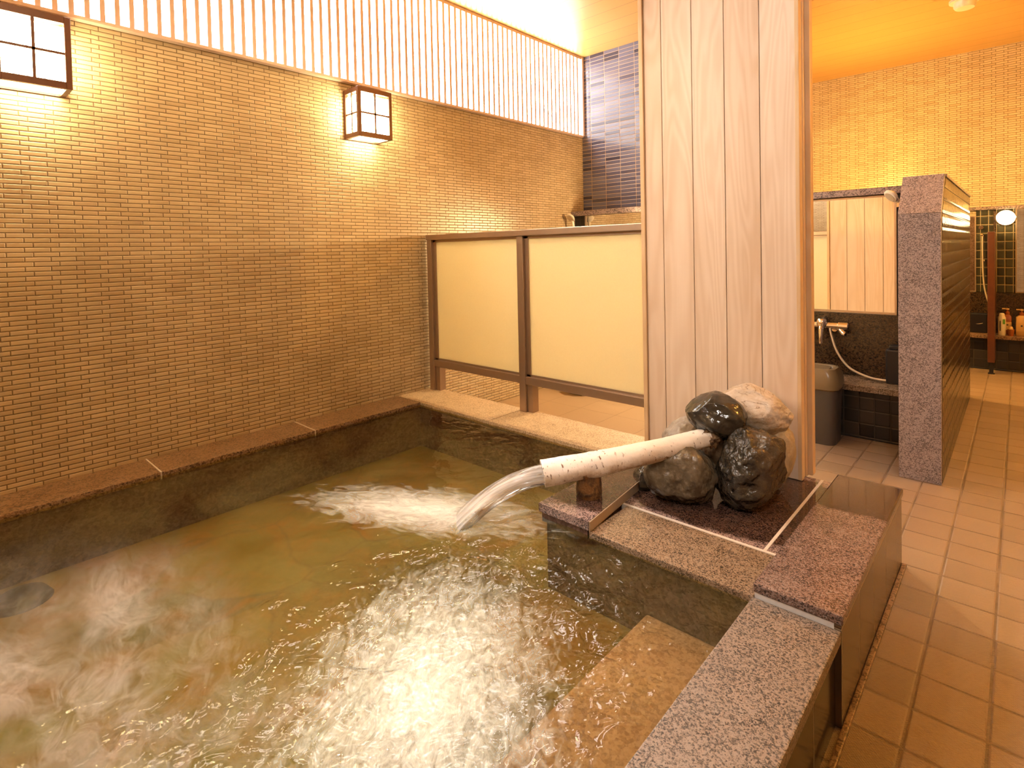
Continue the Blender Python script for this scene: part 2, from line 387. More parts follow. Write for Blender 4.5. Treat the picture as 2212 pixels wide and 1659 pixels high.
MATS['rock_brown'] = mat_rock('wet brown stone', (0.17, 0.10, 0.05), (0.09, 0.055, 0.03), (0.22, 0.14, 0.08), 0.25, 0.4)
MATS['rock_tan'] = mat_rock('tan boulder', (0.46, 0.35, 0.22), (0.36, 0.27, 0.17), (0.52, 0.42, 0.29), 0.45, 0.4)

def mat_birch():
    t = NT('birch bark'); P = t.obj(); p = t.xyz(P)
    base = t.mix(t.noise(P, 7, 4), (0.88, 0.82, 0.75), (0.78, 0.67, 0.57))
    # small brown flecks all over, tan peeled bark on the lower side and near the mouth (trunk axis is local x)
    ln = t.noise(t.scale(P, (75, 42, 42)), 1.0, 2, 0.5)
    gate = t.maprange(t.noise(P, 12, 2), 0.40, 0.62)
    spots = t.math('MULTIPLY', t.maprange(ln, 0.60, 0.68), gate)
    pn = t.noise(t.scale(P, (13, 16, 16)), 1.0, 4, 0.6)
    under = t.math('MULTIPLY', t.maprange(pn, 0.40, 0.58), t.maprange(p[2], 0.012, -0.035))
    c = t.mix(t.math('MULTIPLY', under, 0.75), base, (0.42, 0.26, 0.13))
    c = t.mix(spots, c, (0.17, 0.075, 0.03))
    h = t.math('ADD', t.math('MULTIPLY', ln, 0.6), t.math('MULTIPLY', t.noise(P, 40, 4), 0.4))
    return t.done(t.bsdf(c, 0.5, normal=t.bump(h, 0.45, 0.008)))
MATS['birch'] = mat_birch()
MATS['cut_end'] = mat_rock('rough cut log end', (0.22, 0.12, 0.05), (0.10, 0.05, 0.022), (0.40, 0.26, 0.13), 0.5, 0.9, 30)
MATS['stub'] = mat_rock('wet brown log', (0.24, 0.11, 0.035), (0.05, 0.025, 0.012), (0.36, 0.19, 0.07), 0.25, 0.6, 16)

def mat_bath_floor():
    t = NT('bath floor flagstones'); P = t.pos()
    Q = t.vadd(P, t.scale(t.noise(P, 3.0, 3, out=1), (0.25, 0.25, 0.0)))
    cell = t.xyz(t.voro(Q, 1.7))
    edge = t.voro(Q, 1.7, 'DISTANCE_TO_EDGE', 'Distance')
    c = t.ramp(cell[0], [(0.0, (0.14, 0.10, 0.033)), (0.3, (0.19, 0.14, 0.045)), (0.55, (0.165, 0.135, 0.055)), (0.75, (0.21, 0.105, 0.028)), (0.9, (0.145, 0.135, 0.07)), (1.0, (0.065, 0.055, 0.045))])
    n = t.noise(P, 5, 5, 0.6, 0.8)
    c = t.mix(t.maprange(n, 0.45, 0.7, 0, 0.7), c, (0.26, 0.12, 0.025))
    n2 = t.noise(P, 2.6, 4, 0.6, 0.5)
    c = t.mix(t.maprange(n2, 0.5, 0.7, 0, 0.8), c, (0.17, 0.165, 0.08))
    c = t.mix(t.maprange(edge, 0.002, 0.022, 0.6, 0), c, (0.14, 0.10, 0.05))
    return t.done(t.bsdf(c, 0.6))
MATS['bath_floor'] = mat_bath_floor()
MATS['bath_wall'] = mat_granite('submerged brown stone', [(0.2, (0.07, 0.034, 0.03)), (0.5, (0.13, 0.072, 0.064)), (0.8, (0.18, 0.11, 0.098))], 60, 0.5)
MATS['terracotta'] = mat_granite('submerged terracotta stone', [(0.2, (0.32, 0.18, 0.135)), (0.5, (0.42, 0.25, 0.195)), (0.8, (0.48, 0.30, 0.24))], 70, 0.5)

def mat_apron():
    t = NT('brown streaked apron tile'); p = t.xyz(t.pos())
    m, pil, rnd, _ = t.tiles(p[1], p[2], 0.243, 0.6, 0.005, 'none', 0.003, 1.84, -0.3)
    st = t.noise(t.comb(t.math('MULTIPLY', p[1], 30.0), t.math('MULTIPLY', p[2], 1.5), 0.0), 1.0, 4)
    c = t.ramp(st, [(0.3, (0.055, 0.032, 0.018)), (0.45, (0.12, 0.078, 0.048)), (0.58, (0.17, 0.115, 0.075)), (0.7, (0.065, 0.036, 0.02))])
    c = t.mix(t.math('MULTIPLY', rnd[0], 0.5), c, (0.15, 0.10, 0.06))
    c = t.mix(m, (0.34, 0.25, 0.16), c)
    return t.done(t.bsdf(c, 0.22, normal=t.bump(pil, 0.4, 0.004)))
MATS['apron'] = mat_apron()
MATS['apron_dark'] = mat_tile('dark wet apron tile', 'y', 0.243, 0.6, 0.006, [(0, (0.03, 0.022, 0.016)), (1, (0.075, 0.052, 0.036))], (0.26, 0.19, 0.12), 0.15, 0.003, 1.84, -0.3)

SPL = (-2.02, 1.53)
def mat_water():
    t = NT('hot spring water'); P = t.pos(); p = t.xyz(P)
    n1 = t.noise(P, 8.0, 2, 0.5, 1.2); n2 = t.noise(P, 24.0, 2, 0.5, 0.8)
    # the spout keeps the middle and the right of the bath choppy, the far left stays calm
    dx = t.math('SUBTRACT', p[0], SPL[0]); dy = t.math('SUBTRACT', p[1], SPL[1])
    dist = t.math('SQRT', t.math('ADD', t.math('MULTIPLY', dx, dx), t.math('MULTIPLY', dy, dy)))
    h = t.math('ADD', n1, t.math('MULTIPLY', n2, 0.22))
    cxx = t.math('DIVIDE', t.math('ADD', p[0], 1.2), 0.72); cyy = t.math('DIVIDE', t.math('SUBTRACT', p[1], 0.9), 1.3)
    chop = t.math('SQRT', t.math('ADD', t.math('MULTIPLY', cxx, cxx), t.math('MULTIPLY', cyy, cyy)))
    chop = t.maprange(chop, 0.3, 1.4, 1.0, 0.16, True)
    nb = t.bump(t.math('MULTIPLY', h, chop), 0.6, 0.045)
    tint = t.n('ShaderNodeBsdfTransparent'); tint.inputs[0].default_value = (0.95, 0.88, 0.58, 1)
    dif = t.n('ShaderNodeBsdfDiffuse'); dif.inputs[0].default_value = (0.44, 0.35, 0.12, 1)
    body = t.n('ShaderNodeMixShader')
    murk = t.maprange(t.noise(P, 2.2, 4, 0.6, 1.0), 0.35, 0.7, 0.0, 0.10)
    t.link(murk, body.inputs[0]); t.link(tint.outputs[0], body.inputs[1]); t.link(dif.outputs[0], body.inputs[2])
    # aerated white water where the jet lands, and painted window glare
    foam_glint = t.n('ShaderNodeBsdfDiffuse'); foam_glint.inputs[0].default_value = (0.78, 0.74, 0.66, 1)
    def patch(cx, cy, ang, ra, rb, amt, nsc):
        ax = t.math('SUBTRACT', p[0], cx); ay = t.math('SUBTRACT', p[1], cy)
        u = t.math('DIVIDE', t.math('ADD', t.math('MULTIPLY', ax, cos(ang)), t.math('MULTIPLY', ay, sin(ang))), ra)
        v = t.math('DIVIDE', t.math('SUBTRACT', t.math('MULTIPLY', ay, cos(ang)), t.math('MULTIPLY', ax, sin(ang))), rb)
        el = t.math('SQRT', t.math('ADD', t.math('MULTIPLY', u, u), t.math('MULTIPLY', v, v)))
        fn = t.noise(t.comb(t.math('MULTIPLY', u, nsc * ra * 0.5), t.math('MULTIPLY', v, nsc * rb), 0.0), 1.0, 6, 0.74, 1.3)
        return t.math('MULTIPLY', t.maprange(t.math('ADD', el, t.math('MULTIPLY', fn, 1.9)), 2.0, 0.7), amt, clamp=True)
    f1 = patch(-2.02, 1.53, 0.45, 0.62, 0.22, 0.95, 14)
    fm = t.math('MAXIMUM', f1, patch(-1.17, 0.88, -0.85, 0.62, 0.36, 0.92, 24))  # second patch paints the window's reflection into the water colour
    t.link(t.mix(f1, (0.80, 0.84, 0.74), (0.80, 0.74, 0.67)), foam_glint.inputs[0])
    b2 = t.n('ShaderNodeMixShader'); t.link(fm, b2.inputs[0]); t.link(body.outputs[0], b2.inputs[1]); t.link(foam_glint.outputs[0], b2.inputs[2])
    gl = t.n('ShaderNodeBsdfGlossy'); gl.inputs['Roughness'].default_value = 0.025; t.link(nb, gl.inputs['Normal'])
    fr = t.n('ShaderNodeFresnel'); fr.inputs['IOR'].default_value = 1.40; t.link(nb, fr.inputs['Normal'])
    mx = t.n('ShaderNodeMixShader'); t.link(fr.outputs[0], mx.inputs[0]); t.link(b2.outputs[0], mx.inputs[1]); t.link(gl.outputs[0], mx.inputs[2])
    return t.done(mx.outputs[0])
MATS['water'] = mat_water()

def mat_jet():
    t = NT('falling water'); P = t.obj(); q = t.xyz(P)
    along = t.math('ADD', t.math('MULTIPLY', q[0], -0.69), t.math('MULTIPLY', q[1], -0.73))
    side = t.math('ADD', t.math('MULTIPLY', q[0], -0.73), t.math('MULTIPLY', q[1], 0.69))
    fall = t.math('ADD', q[2], t.math('MULTIPLY', t.math('MULTIPLY', along, along), 1.25))
    st = t.noise(t.comb(t.math('MULTIPLY', along, 3.0), t.math('MULTIPLY', side, 40.0), t.math('MULTIPLY', fall, 60.0)), 1.0, 2)
    d = t.n('ShaderNodeBsdfDiffuse'); d.inputs[0].default_value = (0.85, 0.77, 0.70, 1)
    tr = t.n('ShaderNodeBsdfTransparent'); tr.inputs[0].default_value = (0.97, 0.95, 0.92, 1)
    g = t.n('ShaderNodeBsdfGlossy'); g.inputs['Roughness'].default_value = 0.15
    nb = t.bump(st, 0.4, 0.02); t.link(nb, g.inputs['Normal'])
    m = t.n('ShaderNodeMixShader'); t.link(t.maprange(st, 0.35, 0.65, 0.10, 0.55), m.inputs[0]); t.link(tr.outputs[0], m.inputs[1]); t.link(d.outputs[0], m.inputs[2])
    fr = t.n('ShaderNodeFresnel'); fr.inputs['IOR'].default_value = 1.33
    m2 = t.n('ShaderNodeMixShader'); t.link(fr.outputs[0], m2.inputs[0]); t.link(m.outputs[0], m2.inputs[1]); t.link(g.outputs[0], m2.inputs[2])
    return t.done(m2.outputs[0])
MATS['jet'] = mat_jet()

# ------------------------------------------------------------------ mesh helpers
class MB:
    def __init__(s): s.bm = bmesh.new()
    def box(s, a, b, bev=0.0, seg=2):
        a, b = Vector(a), Vector(b)
        lo = Vector((min(a[i], b[i]) for i in range(3))); hi = Vector((max(a[i], b[i]) for i in range(3)))
        vs = [s.bm.verts.new((x, y, z)) for x in (lo.x, hi.x) for y in (lo.y, hi.y) for z in (lo.z, hi.z)]
        fs = [(0, 1, 3, 2), (4, 6, 7, 5), (0, 4, 5, 1), (2, 3, 7, 6), (0, 2, 6, 4), (1, 5, 7, 3)]
        faces = [s.bm.faces.new([vs[i] for i in f]) for f in fs]
        if bev > 0:
            es = list({e for f in faces for e in f.edges})
            bmesh.ops.bevel(s.bm, geom=es, offset=bev, segments=seg, affect='EDGES', profile=0.6)
        return s
    def prism(s, pts, axis, c0, c1):
        # pts: 2D outline; axis the extrusion axis
        def P(u, v, c):
            return {'x': (c, u, v), 'y': (u, c, v), 'z': (u, v, c)}[axis]
        A = [s.bm.verts.new(P(u, v, c0)) for u, v in pts]; B = [s.bm.verts.new(P(u, v, c1)) for u, v in pts]
        n = len(pts)
        s.bm.faces.new(A); s.bm.faces.new(B[::-1])
        for i in range(n): s.bm.faces.new((A[i], B[i], B[(i + 1) % n], A[(i + 1) % n]))
        bmesh.ops.recalc_face_normals(s.bm, faces=s.bm.faces[:])
        return s
    def tube(s, pts, rad, n=12, caps=True):
        pts = [Vector(p) for p in pts]; m = len(pts)
        if not isinstance(rad, (list, tuple)): rad = [rad] * m
        rings = []; up = None
        for i, p in enumerate(pts):
            d = (pts[min(i + 1, m - 1)] - pts[max(i - 1, 0)]).normalized()
            if up is None:
                up = Vector((0, 0, 1)) if abs(d.z) < 0.9 else Vector((1, 0, 0))
            a = d.cross(up).normalized(); up = a.cross(d).normalized()
            rings.append([s.bm.verts.new(p + (a * cos(2 * pi * k / n) + up * sin(2 * pi * k / n)) * rad[i]) for k in range(n)])
        for i in range(m - 1):
            for k in range(n):
                s.bm.faces.new((rings[i][k], rings[i][(k + 1) % n], rings[i + 1][(k + 1) % n], rings[i + 1][k]))
        if caps:
            s.bm.faces.new(rings[0][::-1]); s.bm.faces.new(rings[-1])
        return s
    def lathe(s, prof, c, n=32, sx=1.0, sy=1.0):
        c = Vector(c); rings = []
        for r, z in prof:
            if r < 1e-5: rings.append([s.bm.verts.new(c + Vector((0, 0, z)))])
            else: rings.append([s.bm.verts.new(c + Vector((r * sx * cos(2 * pi * k / n), r * sy * sin(2 * pi * k / n), z))) for k in range(n)])
        for A, B in zip(rings, rings[1:]):
            for k in range(n):
                k2 = (k + 1) % n
                if len(A) == 1 and len(B) == 1: continue
                if len(A) == 1: s.bm.faces.new((A[0], B[k2], B[k]))
                elif len(B) == 1: s.bm.faces.new((A[k], A[k2], B[0]))
                else: s.bm.faces.new((A[k], A[k2], B[k2], B[k]))
        return s
    def move(s, mat): 
        bmesh.ops.transform(s.bm, matrix=mat, verts=s.bm.verts[:]); return s
    def build(s, name, mat, parent=None, smooth=False, local=None):
        bmesh.ops.recalc_face_normals(s.bm, faces=s.bm.faces[:])
        me = bpy.data.meshes.new(name)
        org = Vector((0, 0, 0))
        if parent is not None: org = ROOTLOC[parent.name]
        elif local is not None: org = Vector(local)
        if org.length: bmesh.ops.translate(s.bm, vec=-org, verts=s.bm.verts[:])
        s.bm.to_mesh(me); s.bm.free()
        me.materials.append(MATS[mat] if isinstance(mat, str) else mat)
        if smooth:
            for p in me.polygons: p.use_smooth = True
            if smooth != 'all':
                me.set_sharp_from_angle(angle=math.radians(40))
        o = bpy.data.objects.new(name, me); COL.objects.link(o)
        if parent is not None: o.parent = parent; ROOTLOC[o.name] = org
        else: o.location = org; ROOTLOC[o.name] = org
        return o
ROOTLOC = {}
def thing(name, label, cat, loc, group=None):
    o = bpy.data.objects.new(name, None); COL.objects.link(o)
    o.empty_display_size = 0.1; o.location = loc; ROOTLOC[o.name] = Vector(loc)
    o['label'] = label; o['category'] = cat
    if group: o['group'] = group
    return o
def tag(o, label, cat, group=None, kind=None):
    o['label'] = label; o['category'] = cat
    if group: o['group'] = group
    if kind: o['kind'] = kind
    return o
def struct(name, mb, mat, label, cat):
    o = mb.build(name, mat); o['kind'] = 'structure'; o['label'] = label; o['category'] = cat
    return o

# ------------------------------------------------------------------ the setting
XL = -3.70; ZC = 3.634; YF = 8.33; YB = 5.234; XR = 2.6; YN = -2.2
WZ = 0.278            # water level
mb = MB()
mb.box((-0.64, YN, -0.15), (XR, 2.97, 0.0)); mb.box((-1.4, 2.97, -0.15), (XR, YF, 0.0))
struct('floor', MB().box((XL, 2.97, -0.15), (-1.4, YF, 0.0)), 'floor_smooth', 'smooth tan tiled floor of the shower corner behind the frosted screen', 'floor')
struct('floor', mb, 'floor', 'tan anti-slip square tiled floor beside the bath', 'floor')
struct('ceiling', MB().box((XL - 0.3, YN, ZC), (XR, YF + 0.1, ZC + 0.1)), 'ceiling', 'orange varnished wooden board ceiling', 'ceiling')
struct('wall_left', MB().box((XL - 0.3, YN, -0.5), (XL, YF, 2.735)), 'brick_side', 'beige brick mosaic wall beside the bath', 'wall')
struct('wall_far', MB().box((-3.7, YF, 0), (XR, YF + 0.15, ZC)), 'brick_end', 'yellow lit brick mosaic wall at the far end', 'wall')
struct('wall_right', MB().box((XR, YN, 0), (XR + 0.15, YF, ZC)), 'brick_side', 'brick mosaic wall right of the washing area', 'wall')
struct('wall_near', MB().box((XL - 0.3, YN - 0.15, -0.5), (XR, YN, ZC)), 'brick_end', 'brick mosaic wall behind the viewer', 'wall')
# back wall of the shower corner: slate tile above the granite ledge, lower half wall running on to the partition
struct('wall_back', MB().box((XL, YB, 1.88), (-1.9, YB + 0.14, ZC)), 'slate_tile', 'slate blue tiled wall above the granite ledge', 'wall')
struct('wall_half', MB().box((XL, 5.06, 0), (-0.555, YB + 0.14, 1.82)), 'black_tile_x', 'half wall carrying the mirrors', 'wall')
tr = struct('trim_1', MB().box((XL, 4.985, 1.82), (-0.555, YB + 0.16, 1.872), 0.004), 'granite_ledge', 'granite ledge capping the mirror wall', 'ledge')
# clerestory
struct('window_1', MB().box((XL - 0.16, YN, 2.70), (XL - 0.13, 5.75, ZC)), 'window_light', 'long bright white clerestory window behind the slats', 'window')
lat = thing('slat_screen', 'pale wooden slat screen in front of the bright white window', 'slat screen', (XL, 2.5, 2.735))
MB().box((XL - 0.13, -0.3, 2.722), (XL + 0.042, 5.2, 2.742), 0.003).build('bottom_rail', 'slat_wood', lat)
MB().box((XL - 0.13, -0.3, ZC - 0.03), (XL + 0.030, 5.2, ZC - 0.002)).build('top_rail', 'slat_wood', lat)
MB().box((XL - 0.05, 5.195, 2.742), (XL + 0.042, 5.225, ZC - 0.002)).build('end_post', 'slat_wood', lat)
k = 0; y = 0.0628 
while y < 5.18:
    MB().box((XL + 0.022, y - 0.0115, 2.742), (XL + 0.030, y + 0.0115, ZC - 0.03)).build('slat', 'slat_wood', lat)
    y += 0.0674

# ------------------------------------------------------------------ lanterns
def lantern(y0, label):
    z0, z1, x0, x1, w = 2.305, 2.662, XL, XL + 0.2, 0.29
    y1 = y0 + w
    t = thing('wall_lantern', label, 'lantern', (XL, (y0 + y1) / 2, z0), 'square paper lanterns on the brick wall')
    f = 0.026
    for (xa, ya) in ((x1 - f, y0), (x1 - f, y1 - f), (x0, y0), (x0, y1 - f)):
        MB().box((xa, ya, z0), (xa + f, ya + f, z1), 0.002, 1).build('corner_post', 'lantern_wood', t)
    for za, zb in ((z0, z0 + 0.034), (z1 - 0.034, z1)):
        for A, B in (((x1 - f + 0.002, y0 + f, za), (x1 - 0.001, y1 - f, zb)), ((x0 + f, y0 + 0.001, za), (x1 - f, y0 + f - 0.002, zb)), ((x0 + f, y1 - f + 0.002, za), (x1 - f, y1 - 0.001, zb))):
            MB().box(A, B).build('rail', 'lantern_wood', t)
    MB().box((x0, y0 + f, z0), (x0 + 0.012, y1 - f, z0 + 0.012)).build('rail', 'lantern_wood', t)
    m = MB(); b = 0.006; zm = (z0 + z1) / 2 - 0.005
    m.box((x1 - 0.0155, (y0 + y1) / 2 - b, z0 + 0.034), (x1 - 0.004, (y0 + y1) / 2 + b, z1 - 0.034))
    m.box((x1 - 0.0155, y0 + f, zm - b), (x1 - 0.004, y1 - f, zm + b))
    for ya in (y0 + 0.006, y1 - 0.014):
        m.box((x0 + f, ya, zm - b), (x1 - f, ya + 0.008, zm + b)); m.box(((x0 + x1) / 2 - b, ya, z0 + 0.034), ((x0 + x1) / 2 + b, ya + 0.008, z1 - 0.034))
    m.build('glazing_bar', 'lantern_wood', t)
    m = MB()
    m.box((x0 + 0.014, y0 + 0.016, z0 + 0.012), (x1 - 0.016, y1 - 0.016, z1 - 0.05))
    m.build('paper_shade', 'lantern_paper', t)
    MB().box((x0 + 0.006, y0 + 0.02, z1 - 0.012), (x1 - 0.02, y1 - 0.02, z1 - 0.002)).build('top_cover', 'lantern_wood', t)
    return t
lantern(2.194, 'square dark wood paper lantern right of centre, below the slat screen')
lantern(0.278, 'square dark wood paper lantern cut by the left edge of the photo')

# ------------------------------------------------------------------ the bath
X0, X1, XO = -3.41, -0.64, -0.39       # inner left, inner right, outer right
Y1, YP = 2.61, 1.83                    # inner back, plinth front
YB0 = -1.3
bath = thing('bath', 'large stone hot spring bath with granite rims', 'bath', (-2.0, 1.0, 0.0))
m = MB().box((X0 - 0.05, YB0, -0.2), (X1 + 0.05, 3.0, -0.04)); m.build('bath_floor', 'bath_floor', bath)
m = MB().box((XL + 0.002, YB0, -0.2), (X0, 2.97, 0.262)); m.box((X0, Y1, -0.2), (-1.55, 2.97, 0.262))
m.box((-1.535, YP + 0.02, -0.2), (X1 - 0.0, 2.97, 0.262)); m.box((X1, YB0, -0.2), (XO - 0.04, 2.955, 0.262))
m.box((XL + 0.002, YB0 - 0.3, -0.2), (XO - 0.04, YB0, 0.262))
m.build('basin_wall', 'bath_wall', bath)
MB().box((-1.05, YB0, -0.04), (X1, YP + 0.02, 0.055), 0.012).build('seat_step', 'terracotta', bath)
MB().box((XO - 0.02, YP + 0.0, 0.0), (XO - 0.001, 2.96, 0.312)).build('apron', 'apron', bath)
MB().box((XO - 0.04, YB0, 0.0), (XO - 0.018, YP + 0.0, 0.262)).build('apron', 'apron_dark', bath)
MB().box((XO, YB0, 0.0), (XO + 0.018, 2.96, 0.012), 0.004).build('apron_foot', 'granite_brown', bath)
# rims: each slab its own part
ys = [YB0, -0.62, 0.80, 1.675, 2.60]
def joint_y(u): return u
for a, b in ((YB0, 0.86), (0.867, 1.742), (1.749, 2.608)):
    MB().box((XL + 0.002, a, 0.262), (X0 + 0.008, b, 0.30), 0.004).build('left_rim_slab', 'granite_brown', bath)
for yy in (0.8635, 1.7455):
    MB().box((XL + 0.002, yy - 0.004, 0.262), (X0 + 0.005, yy + 0.004, 0.3005)).build('rim_joint', 'grout', bath)
for a, b in ((XL + 0.002, -2.66), (-2.655, -1.64)):
    MB().box((a, Y1 - 0.006, 0.262), (b, 2.975, 0.30), 0.004).build('back_rim_slab', 'granite_cream', bath)
# right rim: the low slab and, one step higher, the upper slab
MB().box((X1 - 0.006, YB0, 0.262), (XO, YP - 0.004, 0.300), 0.005).build('low_rim_slab', 'granite_beige', bath)
MB().box((X1 - 0.006, YP, 0.312), (XO + 0.004, 2.975, 0.342), 0.006).build('upper_rim_slab', 'granite_red', bath)
MB().box((X1 - 0.002, YP + 0.004, 0.262), (XO - 0.002, 2.955, 0.312)).build('upper_slab_bed', 'grout_white', bath)
# plinth: sunken deck with a golden front slab, pink slab behind it, raised spout slab on the left
MB().box((-1.294, YP - 0.006, 0.268), (X1 - 0.002, 2.122, 0.300), 0.005).build('front_deck_slab', 'granite_gold', bath)
MB().box((-1.34, 2.134, 0.262), (-0.712, 2.96, 0.300), 0.002).build('deck_slab', 'granite_pink', bath)
MB().box((-0.704, 2.134, 0.262), (X1 - 0.002, 2.96, 0.300), 0.002).build('deck_edge_slab', 'granite_pink', bath)
MB().box((-1.32, 2.121, 0.262), (X1 - 0.003, 2.135, 0.3015)).build('deck_joint', 'grout', bath)
MB().box((-0.714, 2.136, 0.262), (-0.702, 2.958, 0.3012)).build('deck_joint', 'grout', bath)
MB().prism([(-1.555, YP - 0.01), (-1.292, YP - 0.01), (-1.338, 2.30), (-1.345, 2.62), (-1.555, 2.62)], 'z', 0.305, 0.342).build('spout_slab', 'granite_spout', bath)
MB().prism([(-1.2915, YP - 0.008), (-1.286, YP - 0.006), (-1.3325, 2.30), (-1.338, 2.30)], 'z', 0.301, 0.3405).build('spout_slab_edge', 'tan_edge', bath)
MB().prism([(-1.545, YP), (-1.304, YP), (-1.35, 2.30), (-1.355, 2.6), (-1.545, 2.6)], 'z', 0.262, 0.305).build('spout_slab_bed', 'bath_wall', bath)
# water inlet grille on the bath floor
m = MB().lathe([(0.0, 0.055), (0.05, 0.05), (0.085, 0.035), (0.11, 0.0)], (-3.22, 0.27, -0.04), 24)
tag(m.build('inlet_cover', 'rubber', None, True, (-3.22, 0.27, -0.04)), 'dark round inlet cover on the bath floor by the left edge', 'drain cover')

# water surface
def water():
    bm = bmesh.new(); nx, ny = 170, 230
    xs = [X0 + 0.008 + (X1 - 0.006 - X0 - 0.008) * i / nx for i in range(nx + 1)]
    yv = [YB0 + (Y1 - 0.006 - YB0) * j / ny for j in range(ny + 1)]
    V = {}
    for i, x in enumerate(xs):
        for j, y in enumerate(yv):
            d = math.hypot((x - SPL[0]) / 1.3, (y - SPL[1]) / 0.9)
            a = 0.0018 + 0.006 * math.exp(-d * d) + 0.003 * math.exp(-((x + 1.3) / 0.5) ** 2 - ((y - 0.8) / 0.8) ** 2)
            z = a * noise.noise(Vector((x * 3.2, y * 3.2, 1.0))) + a * 0.7 * noise.noise(Vector((x * 8 + 3, y * 8, 5.0))) + a * 0.45 * noise.noise(Vector((x * 18, y * 18, 9.0)))
            V[i, j] = bm.verts.new((x, y, WZ + z))
    for i in range(nx):
        for j in range(ny):
            if (xs[i] + xs[i + 1]) / 2 > -1.537 and (yv[j] + yv[j + 1]) / 2 > YP + 0.018: continue
            bm.faces.new((V[i, j], V[i + 1, j], V[i + 1, j + 1], V[i, j + 1]))
    bmesh.ops.delete(bm, geom=[v for v in bm.verts if not v.link_faces], context='VERTS')
    q = MB(); q.bm.free(); q.bm = bm
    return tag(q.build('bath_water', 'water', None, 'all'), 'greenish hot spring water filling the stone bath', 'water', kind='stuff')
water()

# ------------------------------------------------------------------ birch spout, jet
P0 = Vector((-1.558, 1.855, 0.462)); P1 = Vector((-1.042, 2.42, 0.585))
def spout():
    ax = (P1 - P0); L = ax.length; d = ax.normalized()
    root = thing('birch_spout', 'hollow birch log spout pouring water into the bath', 'spout', tuple(P0))
    rot = d.to_track_quat('X', 'Z').to_matrix().to_4x4()
    n, m = 40, 70
    bm = bmesh.new(); rings = []
    def R(t, a):
        r = 0.0585 - 0.016 * t
        r += 0.0035 * noise.noise(Vector((t * 7, cos(a) * 1.4, sin(a) * 1.4))) + 0.0015 * noise.noise(Vector((t * 40, cos(a) * 3, sin(a) * 3)))
        r += 0.004 * math.exp(-((t - 0.33) / 0.07) ** 2)
        return r
    for i in range(m + 1):
        t = i / m
        rings.append([bm.verts.new((t * L, R(t, 2 * pi * k / n) * cos(2 * pi * k / n), R(t, 2 * pi * k / n) * sin(2 * pi * k / n) - 0.012 * sin(pi * t))) for k in range(n)])
    inner = []
    for i, t in enumerate((0.0, 0.02, 0.3)):
        inner.append([bm.verts.new((t * L, 0.047 * cos(2 * pi * k / n), 0.047 * sin(2 * pi * k / n) - 0.012 * sin(pi * t))) for k in range(n)])
    for A, B in zip(rings, rings[1:]):
        for k in range(n): bm.faces.new((A[k], A[(k + 1) % n], B[(k + 1) % n], B[k]))
    for k in range(n): bm.faces.new((rings[0][k], inner[0][k], inner[0][(k + 1) % n], rings[0][(k + 1) % n]))
    for A, B in zip(inner, inner[1:]):
        for k in range(n): bm.faces.new((A[k], B[k], B[(k + 1) % n], A[(k + 1) % n]))
    bm.faces.new(inner[-1]); bm.faces.new(rings[-1])
    me = bpy.data.meshes.new('log'); bmesh.ops.recalc_face_normals(bm, faces=bm.faces[:]); bm.to_mesh(me); bm.free()
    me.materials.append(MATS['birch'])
    for p in me.polygons: p.use_smooth = True
    me.set_sharp_from_angle(angle=math.radians(50))
    o = bpy.data.objects.new('log', me); COL.objects.link(o); o.parent = root; o.matrix_local = rot
    # frayed far end
    q = MB(); e = MB()
    bmesh.ops.create_icosphere(e.bm, subdivisions=4, radius=1.0)
    for v in e.bm.verts:
        c = v.co.copy(); k = 1 + 0.35 * noise.noise(c * 3.0) + 0.25 * noise.noise(c * 7.0)
        v.co = Vector((c.x * 0.05 * k + L + 0.005, c.y * 0.046 * k, c.z * 0.044 * k))
    e.bm.transform(rot); e.bm.transform(Matrix.Translation(P0))
    e.build('frayed_end', 'cut_end', root, 'all')
    # knot and the stub the log rests on
    k0 = P0 + d * (0.30 * L)
    e = MB(); kp = k0 + Vector((-0.028, -0.032, -0.036))
    e.tube([kp, kp + Vector((0.0, -0.022, -0.012)), kp + Vector((0.0, -0.034, -0.02))], [0.040, 0.036, 0.030], 18)
    e.build('knot', 'stub', root, True)
    sx, sy = -1.43, 2.025
    e = MB().lathe([(0.0, 0.0), (0.056, 0.0), (0.059, 0.02), (0.056, 0.07), (0.054, 0.115), (0.0, 0.12)], (sx, sy, 0.342), 28)
    e.build('support_stub', 'stub', root, True)
    return root
spout()
def jet():
    # the stream leaves the log, arcs over and spreads out
    bm = bmesh.new(); n, m = 28, 40
    d = (P0 - P1); d.z = 0; d.normalize(); side = Vector((-d.y, d.x, 0))
    rings = []
    for i in range(m + 1):
        t = i / m
        fwd = 0.40 * t - 0.012; drop = 0.0 - 0.01 * t - 0.19 * t * t
        c = P0 + d * fwd + Vector((0, 0, drop - 0.006))
        w = 0.044 + 0.06 * t * t; h = 0.044 - 0.022 * t
        ring = []
        for k in range(n):
            a = 2 * pi * k / n
            j = 1 + 0.10 * noise.noise(Vector((cos(a) * 2, sin(a) * 2, t * 2))) * (0.3 + t)
            p = c + side * (w * j * cos(a)) + Vector((0, 0, h * j * sin(a) - 0.05 * t * max(0, -sin(a))))
            p.z = max(p.z, WZ - 0.012)
            ring.append(bm.verts.new(p))
        rings.append(ring)
    for A, B in zip(rings, rings[1:]):
        for k in range(n): bm.faces.new((A[k], A[(k + 1) % n], B[(k + 1) % n], B[k]))
    q = MB(); q.bm.free(); q.bm = bm
    tag(q.build('water_jet', 'jet', None, 'all', tuple(P0)), 'white stream of water falling from the birch log', 'water', kind='stuff')
jet()

